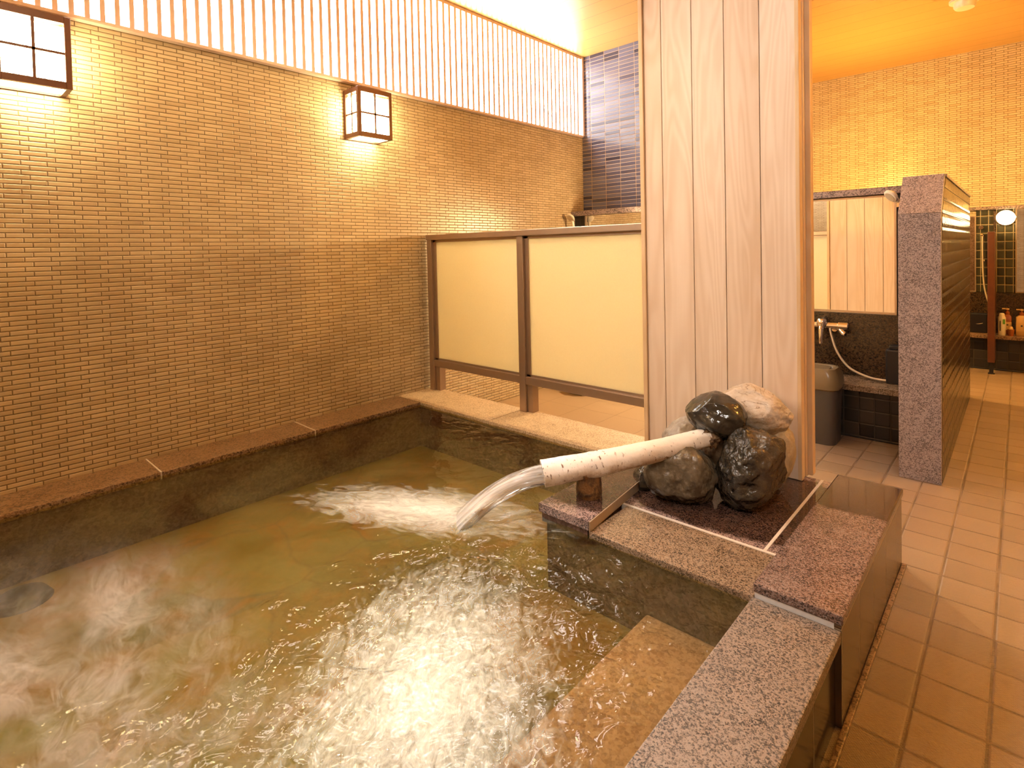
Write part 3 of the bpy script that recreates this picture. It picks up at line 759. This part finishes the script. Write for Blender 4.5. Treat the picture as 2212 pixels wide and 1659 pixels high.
# ------------------------------------------------------------------ boulders
def boulder(c, r, mat, label, seed, rot=(0, 0, 0), flat=0.25, rough=0.10, fine=0.03, zmin=0.3, ymax=2.87, planes=9):
    rnd = random.Random(seed)
    m = MB(); bmesh.ops.create_icosphere(m.bm, subdivisions=6, radius=1.0)
    pl = []
    for i in range(planes):
        n = Vector((rnd.gauss(0, 1), rnd.gauss(0, 1), rnd.gauss(0, 1))).normalized(); pl.append((n, 1 - flat * rnd.uniform(0.35, 1.0)))
    E = Matrix.Rotation(rot[2], 3, 'Z') @ Matrix.Rotation(rot[1], 3, 'Y') @ Matrix.Rotation(rot[0], 3, 'X')
    o = Vector((seed * 3.1, seed * 1.7, seed * 0.3))
    for v in m.bm.verts:
        p = v.co.copy()
        for n, dd in pl:
            h = p.dot(n)
            if h > dd: p -= n * (h - dd) * 0.82
        q = v.co
        p *= 1 + rough * noise.noise(q * 1.5 + o) + rough * 0.5 * noise.noise(q * 3.3 + o) + fine * noise.noise(q * 8 + o) + fine * 0.5 * noise.noise(q * 18 + o)
        p = E @ Vector((p.x * r[0], p.y * r[1], p.z * r[2])) + Vector(c)
        p.z = max(p.z, zmin); p.y = min(p.y, ymax)
        v.co = p
    b = m.build('boulder', mat, None, 'all', (c[0], c[1], zmin))
    return tag(b, label, 'boulder', 'boulders around the birch spout')
boulder((-1.148, 2.36, 0.415), (0.162, 0.14, 0.158), 'rock_wet', 'wet grey-brown boulder under the birch log, at the front left of the pile', 3, (0.1, -0.62, 0.2), 0.24, 0.13, 0.022)
boulder((-0.880, 2.47, 0.470), (0.138, 0.14, 0.205), 'rock_pit', 'wet black pitted boulder standing at the front right of the pile', 5, (0.0, 0.34, 0.1), 0.2, 0.12, 0.03)
boulder((-1.037, 2.48, 0.678), (0.140, 0.12, 0.098), 'rock_black', 'glossy black boulder on top of the pile, above the log end', 9, (0, 0.16, 0.2), 0.34, 0.08, 0.008, 0.56)
boulder((-0.945, 2.68, 0.672), (0.180, 0.15, 0.118), 'rock_pale', 'large pale boulder highest on the pile, against the wooden pillar', 14, (0, 0.10, 0), 0.26, 0.09, 0.018, 0.53)
boulder((-1.275, 2.66, 0.435), (0.112, 0.13, 0.135), 'rock_grey', 'light grey boulder at the left rear, peeping over the birch log', 15, (0, 0.2, 0), 0.25, 0.08, 0.02)
boulder((-0.872, 2.70, 0.465), (0.112, 0.13, 0.175), 'rock_tan', 'tan boulder at the right rear, below the large pale one', 21, (0, 0.15, 0), 0.25, 0.08, 0.02)
boulder((-1.02, 2.55, 0.50), (0.105, 0.09, 0.115), 'rock_brown', 'brown stone wedged in the middle of the pile behind the log end', 27, (0, 0, 0), 0.25, 0.06, 0.02)
boulder((-1.335, 2.37, 0.33), (0.062, 0.08, 0.075), 'rock_black', 'small wet black stone on the deck beneath the birch log', 31, (0, 0, 0), 0.25, 0.08, 0.02)

# ------------------------------------------------------------------ wood clad pillar
pil = thing('wooden_pillar', 'tall pillar clad in pale vertical wooden boards', 'pillar', (-1.2, 2.95, 0.30))
yf, yb2 = 2.885, 3.02
edges = [-1.602, -1.491, -1.3125, -1.137, -0.960, -0.794]
for a, b in zip(edges, edges[1:]):
    MB().box((a + 0.002, yf, 0.302), (b - 0.002, yf + 0.018, ZC), 0.0022, 2).build('front_board', 'pine', pil)
MB().box((-1.600, yf + 0.016, 0.302), (-0.80, yb2 - 0.016, ZC)).build('core', 'mahogany', pil)
be = [-1.60, -1.43, -1.26, -1.09, -0.93, -0.795]
for a, b in zip(be, be[1:]):
    MB().box((a + 0.002, yb2 - 0.018, 0.302), (b - 0.002, yb2, ZC), 0.0022, 2).build('back_board', 'pine', pil)
MB().box((-1.627, yf - 0.012, 0.302), (-1.602, yb2 + 0.012, ZC), 0.003).build('edge_trim', 'pine_trim', pil)
m = MB()
for ya, yb_, xo in ((yf - 0.002, yf + 0.036, 0.0), (yf + 0.038, yf + 0.062, -0.004), (yf + 0.064, yf + 0.096, 0.0), (yf + 0.098, yb2 + 0.012, 0.022)):
    m.box((-0.797, ya, 0.302), (-0.778 + xo, yb_, ZC), 0.003)
m.build('edge_trim', 'pine_trim', pil)

# ------------------------------------------------------------------ frosted screen
scr = thing('screen', 'low screen of two cream frosted panels in a bronze metal frame', 'screen', (-2.6, 2.93, 0.30))
y0, y1 = 2.905, 2.960
for a, b in ((-3.655, -3.60), (-2.642, -2.585)):
    MB().box((a, y0, 0.30), (b, y1 + 0.03, 1.555), 0.004).build('post', 'steel', scr)
for a in (-3.598, -2.583):
    MB().box((a, y0 + 0.02, 0.30), (a + 0.05, y1 + 0.028, 0.50), 0.003).build('foot', 'steel', scr)
MB().box((-3.66, y0 - 0.006, 1.553), (-1.60, y1 + 0.03, 1.598), 0.005).build('top_rail', 'steel', scr)
MB().box((-3.60, y0 + 0.004, 0.50), (-2.64, y1, 0.556), 0.004).build('bottom_rail', 'steel', scr)
MB().box((-2.585, y0 + 0.004, 0.50), (-1.60, y1, 0.556), 0.004).build('bottom_rail', 'steel', scr)
for a, b in ((-3.60, -2.642), (-2.585, -1.60)):
    m = MB(); fp = MB().box((a + 0.03, y0 + 0.030, 0.562), (b - 0.012, y0 + 0.036, 1.54)).build('frosted_panel', 'frosted', scr)
    m.box((a, y0 + 0.022, 0.556), (a + 0.035, y0 + 0.045, 1.553)); m.box((b - 0.014, y0 + 0.022, 0.556), (b, y0 + 0.045, 1.553))
    m.box((a, y0 + 0.022, 1.535), (b, y0 + 0.045, 1.553)); m.box((a, y0 + 0.022, 0.556), (b, y0 + 0.045, 0.570))
    m.build('panel_bead', 'steel', fp)
# bowl seen under the screen
bw = thing('wash_bowl', 'black wash bowl on the floor behind the frosted screen', 'bowl', (-3.27, 4.56, 0.0))
MB().lathe([(0.0, 0.0), (0.13, 0.0), (0.15, 0.012), (0.168, 0.09), (0.175, 0.10), (0.16, 0.10), (0.14, 0.015), (0.0, 0.012)], (-3.27, 4.56, 0), 36).build('bowl', 'black_plastic', bw, True)
MB().lathe([(0.166, 0.086), (0.178, 0.092), (0.178, 0.102), (0.166, 0.104)], (-3.27, 4.56, 0), 36).build('rim', 'black_plastic', bw, True)

# ------------------------------------------------------------------ mirrors
def mirror(x0, x1, z0, z1, y, label, f=0.014):
    t = thing('mirror', label, 'mirror', ((x0 + x1) / 2, y, z0))
    m = MB()
    m.box((x0, y - 0.018, z0), (x0 + f, y, z1)); m.box((x1 - f, y - 0.018, z0), (x1, y, z1))
    m.box((x0 + f, y - 0.018, z0), (x1 - f, y, z0 + f)); m.box((x0 + f, y - 0.018, z1 - f), (x1 - f, y, z1))
    m.build('frame', 'mirror_frame', t)
    MB().box((x0 + f, y - 0.008, z0 + f), (x1 - f, y - 0.002, z1 - f)).build('glass', 'mirror', t)
mirror(-3.55, -2.3, 0.95, 1.835, 5.058, 'wide mirror under the granite ledge behind the frosted screen')
mirror(-1.85, -0.690, 0.90, 1.815, 5.058, 'large mirror between the pillar and the granite partition')
mirror(-0.80, -0.376, 0.86, 1.74, YF - 0.002, 'narrow far mirror just right of the granite partition', 0.012)
mirror(-0.040, 0.75, 0.86, 1.80, YF - 0.002, 'far mirror cut by the right edge of the photo', 0.012)

# ------------------------------------------------------------------ right washing station
stn = thing('wash_counter', 'low granite wash counter with black tiled front beside the bin', 'counter', (-1.2, 4.9, 0.0))
MB().box((-2.2, 4.72, 0.0), (-0.556, 5.058, 0.36)).build('tiled_base', 'black_tile_x', stn)
MB().box((-2.2, 4.67, 0.36), (-0.556, 5.058, 0.405), 0.004).build('countertop', 'granite_gold', stn)
MB().box((-2.2, 5.0, 0.405), (-0.556, 5.057, 0.90), 0.003).build('splashback', 'granite_dark', stn)

def mixer(x, y, z, label, s=1.0):
    t = thing('mixer_tap', label, 'tap', (x, y, z))
    yy = y - 0.06
    bd_ = MB().tube([(x - 0.13 * s, yy, z), (x + 0.13 * s, yy, z)], 0.024 * s, 20).build('body', 'chrome', t, True)
    for sx in (-1, 1):
        MB().tube([(x + sx * 0.11 * s, yy, z), (x + sx * 0.115 * s, yy, z), (x + sx * 0.18 * s, yy, z), (x + sx * 0.185 * s, yy, z)], [0.024 * s, 0.031 * s, 0.031 * s, 0.026 * s], 20).build('temperature_knob', 'chrome', bd_, True)
        MB().tube([(x + sx * 0.075 * s, y, z - 0.05 * s), (x + sx * 0.085 * s, yy + 0.01, z - 0.03 * s)], 0.02 * s, 14).build('wall_leg', 'chrome', bd_, True)
        MB().tube([(x + sx * 0.12 * s, yy, z - 0.02 * s), (x + sx * 0.155 * s, yy - 0.02, z - 0.055 * s), (x + sx * 0.17 * s, yy - 0.03, z - 0.06 * s)], [0.016 * s, 0.022 * s, 0.014 * s], 14).build('stop_valve', 'chrome', bd_, True)
    MB().lathe([(0.0, 0.055 * s), (0.03 * s, 0.052 * s), (0.043 * s, 0.035 * s), (0.043 * s, 0.015 * s), (0.03 * s, -0.02 * s), (0, -0.02 * s)], (x, yy - 0.01, z), 24).build('push_button', 'chrome', bd_, True)
    MB().tube([(x, yy - 0.02, z - 0.01), (x, yy - 0.045, z - 0.03 * s), (x, yy - 0.05, z - 0.13 * s), (x, yy - 0.05, z - 0.145 * s)], [0.02 * s, 0.019 * s, 0.016 * s, 0.013 * s], 16).build('spout', 'chrome', t, True)
    hp = [(x + 0.055, yy, z - 0.02), (x + 0.065, yy - 0.01, z - 0.07), (x + 0.11, yy - 0.03, z - 0.2), (x + 0.19, yy - 0.04, z - 0.31), (x + 0.30, yy - 0.06, z - 0.36), (x + 0.40, yy - 0.07, z - 0.375), (x + 0.50, yy - 0.07, z - 0.365), (x + 0.565, yy - 0.04, z - 0.30)]
    MB().tube(catmull(hp, 6), 0.0085, 10).build('shower_hose', 'hose', t, True)
    return t
def catmull(P, n):
    P = [Vector(p) for p in P]; out = []
    for i in range(len(P) - 1):
        a, b, c, d = P[max(i - 1, 0)], P[i], P[i + 1], P[min(i + 2, len(P) - 1)]
        for k in range(n):
            t = k / n
            out.append(0.5 * ((2 * b) + (c - a) * t + (2 * a - 5 * b + 4 * c - d) * t * t + (3 * b - 3 * c + d - a) * t * t * t))
    out.append(P[-1]); return out
mixer(-1.175, 5.0, 0.80, 'chrome mixer tap with hose on the dark wall beside the pillar')

def shower_head(p, d, up, label, mat='white_plastic', hl=0.2, handle_dir=(0, 0, -1), hx=1, fix=None):
    p = Vector(p); d = Vector(d).normalized(); h = Vector(handle_dir).normalized()
    t = thing('hand_shower', label, 'shower head', tuple(p))
    m = MB().lathe([(0.0, 0.0), (0.045, 0.0), (0.05, 0.004), (0.05, 0.018), (0.034, 0.034), (0.0, 0.038)], (0, 0, 0), 28)
    q = (-d).to_track_quat('Z', 'Y').to_matrix().to_4x4()
    m.move(Matrix.Translation(p) @ q); hd = m.build('head', mat, t, True)
    m = MB().lathe([(0.0, 0.0), (0.036, 0.0), (0.036, 0.003), (0.0, 0.003)], (0, 0, -0.003), 24)
    m.move(Matrix.Translation(p) @ q); m.build('spray_plate', 'hose', hd, True)
    b = p - d * 0.025
    MB().tube([b, b + h * 0.06 - d * 0.012, b + h * hl - d * 0.015], [0.017, 0.015, 0.013], 16).build('handle', mat, t, True)
    e = b + h * (hl * 0.75) - d * 0.015
    MB().box(e - Vector((0.022, 0.022, 0.02)), e + Vector((0.022, 0.05, 0.02)), 0.006).build('holder', 'chrome', t)
    if fix: MB().tube([e, Vector((fix, e.y + 0.02, e.z))], 0.012, 12).build('wall_bracket', 'chrome', t, True)
    s0 = b + h * hl - d * 0.015
    if not fix: MB().tube(catmull([s0, s0 + Vector((0, -0.02, -0.15)), s0 + Vector((hx * 0.05, -0.03, -0.4)), s0 + Vector((hx * 0.16, 0.0, -0.58)), s0 + Vector((hx * 0.25, 0.02, -0.5))], 6), 0.008, 10).build('hose', 'hose', t, True)
    return t
shower_head((-3.62, 4.86, 1.79), (-0.15, -0.75, -0.65), None, 'cream hand shower in the corner behind the frosted screen', handle_dir=(0.1, 0.1, -1))
shower_head((-0.685, 4.72, 1.775), (-0.6, -0.5, -0.62), None, 'hand shower hung on the granite partition beside the large mirror', handle_dir=(0.3, 0.35, -0.8), hl=0.12, hx=-0.6, fix=-0.5535)

bd = thing('soap_dispenser', 'black dispenser box on the wash counter by the granite partition', 'dispenser', (-0.66, 4.9, 0.405))
MB().box((-0.735, 4.85, 0.405), (-0.60, 4.95, 0.66), 0.012).build('body', 'black_plastic', bd)
MB().box((-0.715, 4.86, 0.66), (-0.62, 4.94, 0.69), 0.008).build('cap', 'black_plastic', bd)

tb = thing('waste_bin', 'grey waste bin with a brown swing lid beside the wooden pillar', 'bin', (-1.125, 4.52, 0.0))
def rrect(w, d, r, n=8):
    pts = []
    for cx, cy, a0 in ((w - r, d - r, 0), (-w + r, d - r, pi / 2), (-w + r, -d + r, pi), (w - r, -d + r, 3 * pi / 2)):
        for k in range(n + 1):
            a = a0 + pi / 2 * k / n; pts.append((cx + r * cos(a), cy + r * sin(a)))
    return pts
def loft(m, c, secs):
    rings = []
    for w, d, r, z in secs: rings.append([m.bm.verts.new((c[0] + x, c[1] + y, c[2] + z)) for x, y in rrect(w, d, r)])
    n = len(rings[0])
    for A, B in zip(rings, rings[1:]):
        for k in range(n): m.bm.faces.new((A[k], A[(k + 1) % n], B[(k + 1) % n], B[k]))
    m.bm.faces.new(rings[0][::-1]); m.bm.faces.new(rings[-1]); return m
bc = (-1.125, 4.52, 0)
loft(MB(), bc, [(0.148, 0.118, 0.06, 0.0), (0.150, 0.12, 0.06, 0.01), (0.163, 0.13, 0.065, 0.40)]).build('body', 'bin_body', tb, True)
ld = loft(MB(), bc, [(0.165, 0.132, 0.066, 0.395), (0.175, 0.142, 0.07, 0.405), (0.175, 0.142, 0.07, 0.44), (0.168, 0.135, 0.07, 0.50), (0.145, 0.115, 0.07, 0.545), (0.13, 0.10, 0.065, 0.548), (0.125, 0.095, 0.062, 0.535)]).build('lid', 'bin_lid', tb, True)
loft(MB(), bc, [(0.105, 0.078, 0.05, 0.536), (0.10, 0.073, 0.05, 0.542)]).build('flap', 'bin_lid', ld, True)

# ------------------------------------------------------------------ granite partition
par = thing('partition', 'granite and black tile partition with a sloped granite top', 'partition', (-0.45, 5.3, 0.0))
MB().box((-0.553, 4.09, 0.0), (-0.343, 4.13, 1.622), 0.002).build('end_slab', 'granite_purple', par)
MB().prism([(4.09, 1.625), (4.13, 1.625), (6.58, 1.625), (6.58, 1.84), (4.30, 1.868), (4.20, 1.868)], 'x', -0.553, -0.335).bm.free()
MB().prism([(4.09, 1.624), (4.15, 1.624), (4.36, 1.868), (4.30, 1.868)], 'x', -0.553, -0.343).build('sloped_top_slab', 'granite_purple', par)
MB().prism([(4.13, 0.0), (6.58, 0.0), (6.58, 1.852), (4.345, 1.852), (4.149, 1.624), (4.13, 1.60)], 'x', -0.551, -0.349).build('core', 'bath_wall', par)
MB().prism([(4.13, 0.0), (6.58, 0.0), (6.58, 1.852), (4.347, 1.852), (4.152, 1.624), (4.13, 1.60)], 'x', -0.349, -0.341).build('tile_facing', 'black_tile_y', par)
MB().box((-0.558, 4.36, 1.852), (-0.336, 6.59, 1.87)).build('top_edge', 'granite_purple', par)

# ------------------------------------------------------------------ far washing station
fs = thing('far_wash_counter', 'low dark wash counter along the far wall with black base', 'counter', (0.2, 8.2, 0.0))
MB().box((-0.9, 8.14, 0.0), (2.0, YF - 0.001, 0.36)).build('tiled_base', 'black_tile_x', fs)
MB().box((-0.9, 8.05, 0.36), (2.0, YF - 0.001, 0.40), 0.004).build('countertop', 'granite_brown', fs)
MB().box((-0.9, YF - 0.03, 0.40), (2.0, YF - 0.001, 0.855), 0.003).build('splashback', 'granite_dark', fs)
struct('trim_2', MB().box((-0.9, YF - 0.05, 1.80), (2.0, YF, 1.835), 0.003), 'granite_ledge', 'granite ledge above the far mirrors', 'ledge')
m = MB().box((-0.376, YF - 0.012, 0.86), (-0.225, YF, 1.80)); m.box((-0.200, YF - 0.012, 0.86), (-0.040, YF, 1.80))
struct('trim_3', m, 'olive_tile', 'dark glazed tile strips between the far mirrors', 'tile strip')
struct('trim_4', MB().box((-0.225, YF - 0.03, 0.86), (-0.200, YF, 1.80)), 'granite_dark', 'narrow dark stone strip between the far tile strips', 'stone strip')
lp = thing('round_wall_lamp', 'lit round wall lamp on the far tile strip', 'lamp', (-0.12, YF - 0.012, 1.70))
q = Matrix.Translation((-0.12, YF - 0.012, 1.702)) @ Matrix.Rotation(pi / 2, 4, 'X')
MB().lathe([(0.0, 0.0), (0.088, 0.0), (0.088, 0.016), (0.08, 0.022), (0.0, 0.022)], (0, 0, 0), 36).move(q).build('backplate', 'chrome', lp, True)
MB().lathe([(0.081, 0.018), (0.081, 0.035), (0.074, 0.065), (0.052, 0.092), (0.025, 0.104), (0.0, 0.107)], (0, 0, 0), 36).move(q).build('glass_globe', 'lamp_glass', lp, 'all')
# shower rail with hose
sr = thing('shower_rail', 'slim shower rail with hose between the partition and the brown panel', 'shower rail', (-0.33, YF - 0.02, 0.85))
MB().tube([(-0.33, YF - 0.06, 1.60), (-0.33, YF - 0.012, 1.60)], 0.022, 16).build('wall_knob', 'chrome', sr, True)
MB().tube([(-0.335, YF - 0.05, 1.515), (-0.315, YF - 0.05, 1.515)], 0.02, 14).build('bracket', 'chrome', sr, True)
MB().tube(catmull([(-0.318, YF - 0.05, 1.515), (-0.317, YF - 0.06, 1.3), (-0.313, YF - 0.06, 1.1), (-0.295, YF - 0.07, 0.88), (-0.24, YF - 0.1, 0.62), (-0.30, YF - 0.12, 0.52), (-0.42, YF - 0.12, 0.50), (-0.55, YF - 0.12, 0.53)], 6), 0.0095, 10).build('hose', 'hose', sr, True)
MB().tube([(-0.318, YF - 0.05, 1.22), (-0.30, YF - 0.05, 1.22)], 0.018, 12).build('slider', 'chrome', sr, True)
bx = MB().box((-0.52, 8.2, 0.40), (-0.27, 8.29, 0.62), 0.01)
tag(bx.build('basin_box', 'black_plastic', None, False, (-0.39, 8.24, 0.4)), 'black box on the far counter left of the brown panel', 'box')
# brown panel between the stations
bp = thing('divider_panel', 'narrow mahogany brown panel on a short leg before the far counter', 'panel', (-0.23, 7.9, 0.0))
MB().box((-0.262, 7.86, 0.125), (-0.200, 8.298, 1.545), 0.008).build('panel', 'mahogany', bp)
MB().box((-0.249, 7.875, 0.012), (-0.212, 7.912, 0.13), 0.004).build('leg', 'black_plastic', bp)
MB().lathe([(0, 0), (0.03, 0), (0.028, 0.012), (0, 0.012)], (-0.2305, 7.893, 0.0), 16).build('foot', 'black_plastic', bp, True)

# bottles
CZ = 0.40
def can(x, y):
    t = thing('spray_can', 'pale spray can with green print on the far counter', 'can', (x, y, CZ))
    cb = MB().lathe([(0, 0), (0.032, 0), (0.034, 0.006), (0.034, 0.195), (0.028, 0.21), (0, 0.21)], (x, y, CZ), 24).build('body', 'white_plastic', t, True)
    MB().lathe([(0, 0.208), (0.026, 0.208), (0.026, 0.232), (0.018, 0.245), (0, 0.245)], (x, y, CZ), 24).build('cap', 'white_plastic', t, True)
    m = MB(); pts = [(x + 0.0348 * cos(a), y + 0.0348 * sin(a)) for a in [(-0.30 - 0.08 * k) * pi / 1 for k in range(0, 4)]]
    for z0, z1, mt, nm, a0, a1 in ((0.125, 0.18, 'green', 'green_badge', -1.35, -0.6), (0.05, 0.16, 'dark_print', 'text_band', -2.1, -1.8)):
        m = MB(); n = 6
        A = [m.bm.verts.new((x + 0.0346 * cos(a0 + (a1 - a0) * k / n), y + 0.0346 * sin(a0 + (a1 - a0) * k / n), CZ + z0)) for k in range(n + 1)]
        B = [m.bm.verts.new((x + 0.0346 * cos(a0 + (a1 - a0) * k / n), y + 0.0346 * sin(a0 + (a1 - a0) * k / n), CZ + z1)) for k in range(n + 1)]
        for k in range(n): m.bm.faces.new((A[k], A[k + 1], B[k + 1], B[k]))
        m.build(nm, mt, cb)
def pump(x, y, w, label, cream=True, h=0.19):
    t = thing('pump_bottle', label, 'bottle', (x, y, CZ), 'pump bottles on the far counter')
    pb = loft(MB(), (x, y, CZ), [(w - 0.004, 0.026, 0.01, 0.0), (w, 0.03, 0.012, 0.006), (w, 0.03, 0.012, h - 0.02), (w * 0.55, 0.02, 0.012, h)]).build('body', 'amber' if not cream else 'cream_label', t, True)
    loft(MB(), (x, y, CZ), [(w + 0.0006, 0.0306, 0.012, 0.05), (w + 0.0006, 0.0306, 0.012, 0.14)]).build('label_band', 'cream_label', pb, True)
    loft(MB(), (x, y - 0.0308, CZ), [(0.008, 0.0006, 0.0004, 0.10), (0.008, 0.0006, 0.0004, 0.115)]).build('emblem', 'dark_print', pb)
    MB().lathe([(0, 0), (0.02, 0), (0.02, 0.03), (0.008, 0.034), (0.008, 0.055), (0, 0.055)], (x, y, CZ + h), 18).build('collar', 'amber', t, True)
    m = MB().lathe([(0, 0), (0.016, 0), (0.016, 0.014), (0, 0.018)], (x, y, CZ + h + 0.055), 16); m.box((x - 0.045, y - 0.008, CZ + h + 0.058), (x, y + 0.008, CZ + h + 0.07), 0.003)
    m.build('pump_head', 'cream_label', t, True)
can(-0.150, 8.13)
pump(-0.105, 8.24, 0.036, 'amber pump bottle with cream label behind the spray can', False, 0.22)
pump(0.012, 8.20, 0.048, 'cream pump bottle at the right edge of the photo', True, 0.22)
cp = thing('soap_cup', 'small orange cup beside the spray can', 'cup', (-0.075, 8.13, CZ))
MB().lathe([(0, 0), (0.024, 0), (0.03, 0.07), (0.027, 0.07), (0.022, 0.006), (0, 0.006)], (-0.075, 8.13, CZ), 20).build('body', 'amber', cp, True)
MB().lathe([(0, 0.006), (0.018, 0.006), (0.02, 0.085), (0.012, 0.10), (0, 0.10)], (-0.075, 8.13, CZ), 16).build('brush', 'cream_label', cp, True)

# ------------------------------------------------------------------ ceiling detector
dt = thing('heat_detector', 'small cream round heat detector on the orange ceiling', 'detector', (-0.37, 6.6, ZC))
MB().lathe([(0, 0.0), (0.115, 0.0), (0.115, -0.02), (0.09, -0.026), (0.0, -0.026)], (-0.37, 6.5, ZC), 36).build('base', 'white_plastic', dt, True)
MB().lathe([(0.085, -0.024), (0.082, -0.065), (0.07, -0.082), (0.0, -0.086)], (-0.37, 6.5, ZC), 36).build('sensor', 'white_plastic', dt, True)

# ------------------------------------------------------------------ steam
def mat_steam(name, x0, x1, y0, y1, z0, z1, dens, sc):
    t = NT(name); P = t.pos(); p = t.xyz(P)
    def edge(v, a, b, w):
        return t.math('MULTIPLY', t.maprange(v, a, a + w, 0, 1, True), t.maprange(v, b - w, b, 1, 0, True))
    mask = t.math('MULTIPLY', edge(p[0], x0, x1, (x1 - x0) * 0.35), edge(p[1], y0, y1, (y1 - y0) * 0.35))
    mask = t.math('MULTIPLY', mask, t.maprange(p[2], z0, z1, 1, 0, True))
    wv = t.scale(t.noise(P, sc * 0.8, 2, out=1), (0.5, 0.5, 0.35))
    n = t.noise(t.vadd(P, wv), sc, 5, 0.6, 2.2)
    n2 = t.noise(P, sc * 0.5, 2)
    rg = t.math('SUBTRACT', 1.0, t.math('MULTIPLY', t.math('ABSOLUTE', t.math('SUBTRACT', n, 0.53)), 20.0), clamp=True)
    d = t.math('MULTIPLY', t.math('ADD', t.math('MULTIPLY', rg, 1.0), t.maprange(n, 0.54, 0.66, 0, 0.7)), t.maprange(n2, 0.43, 0.56, 0.0, 1))
    d = t.math('MULTIPLY', t.math('MULTIPLY', d, mask), dens * 0.85)
    v = t.n('ShaderNodeVolumePrincipled'); v.inputs['Color'].default_value = (0.98, 0.96, 0.92, 1); v.inputs['Anisotropy'].default_value = 0.1
    t.link(d, v.inputs['Density'])
    return t.done(None, v.outputs[0])
for nm, b, dens, sc, lab in (('steam', (-2.65, -0.90, -0.45, 0.70, WZ + 0.02, WZ + 0.32), 9.0, 5.6, 'white steam curling over the near part of the bath'),):
    MATS[nm] = mat_steam(nm, *b, dens, sc)
    o = MB().box((b[0], b[2], b[4]), (b[1], b[3], b[5])).build('steam', nm)
    tag(o, lab, 'steam', kind='stuff')
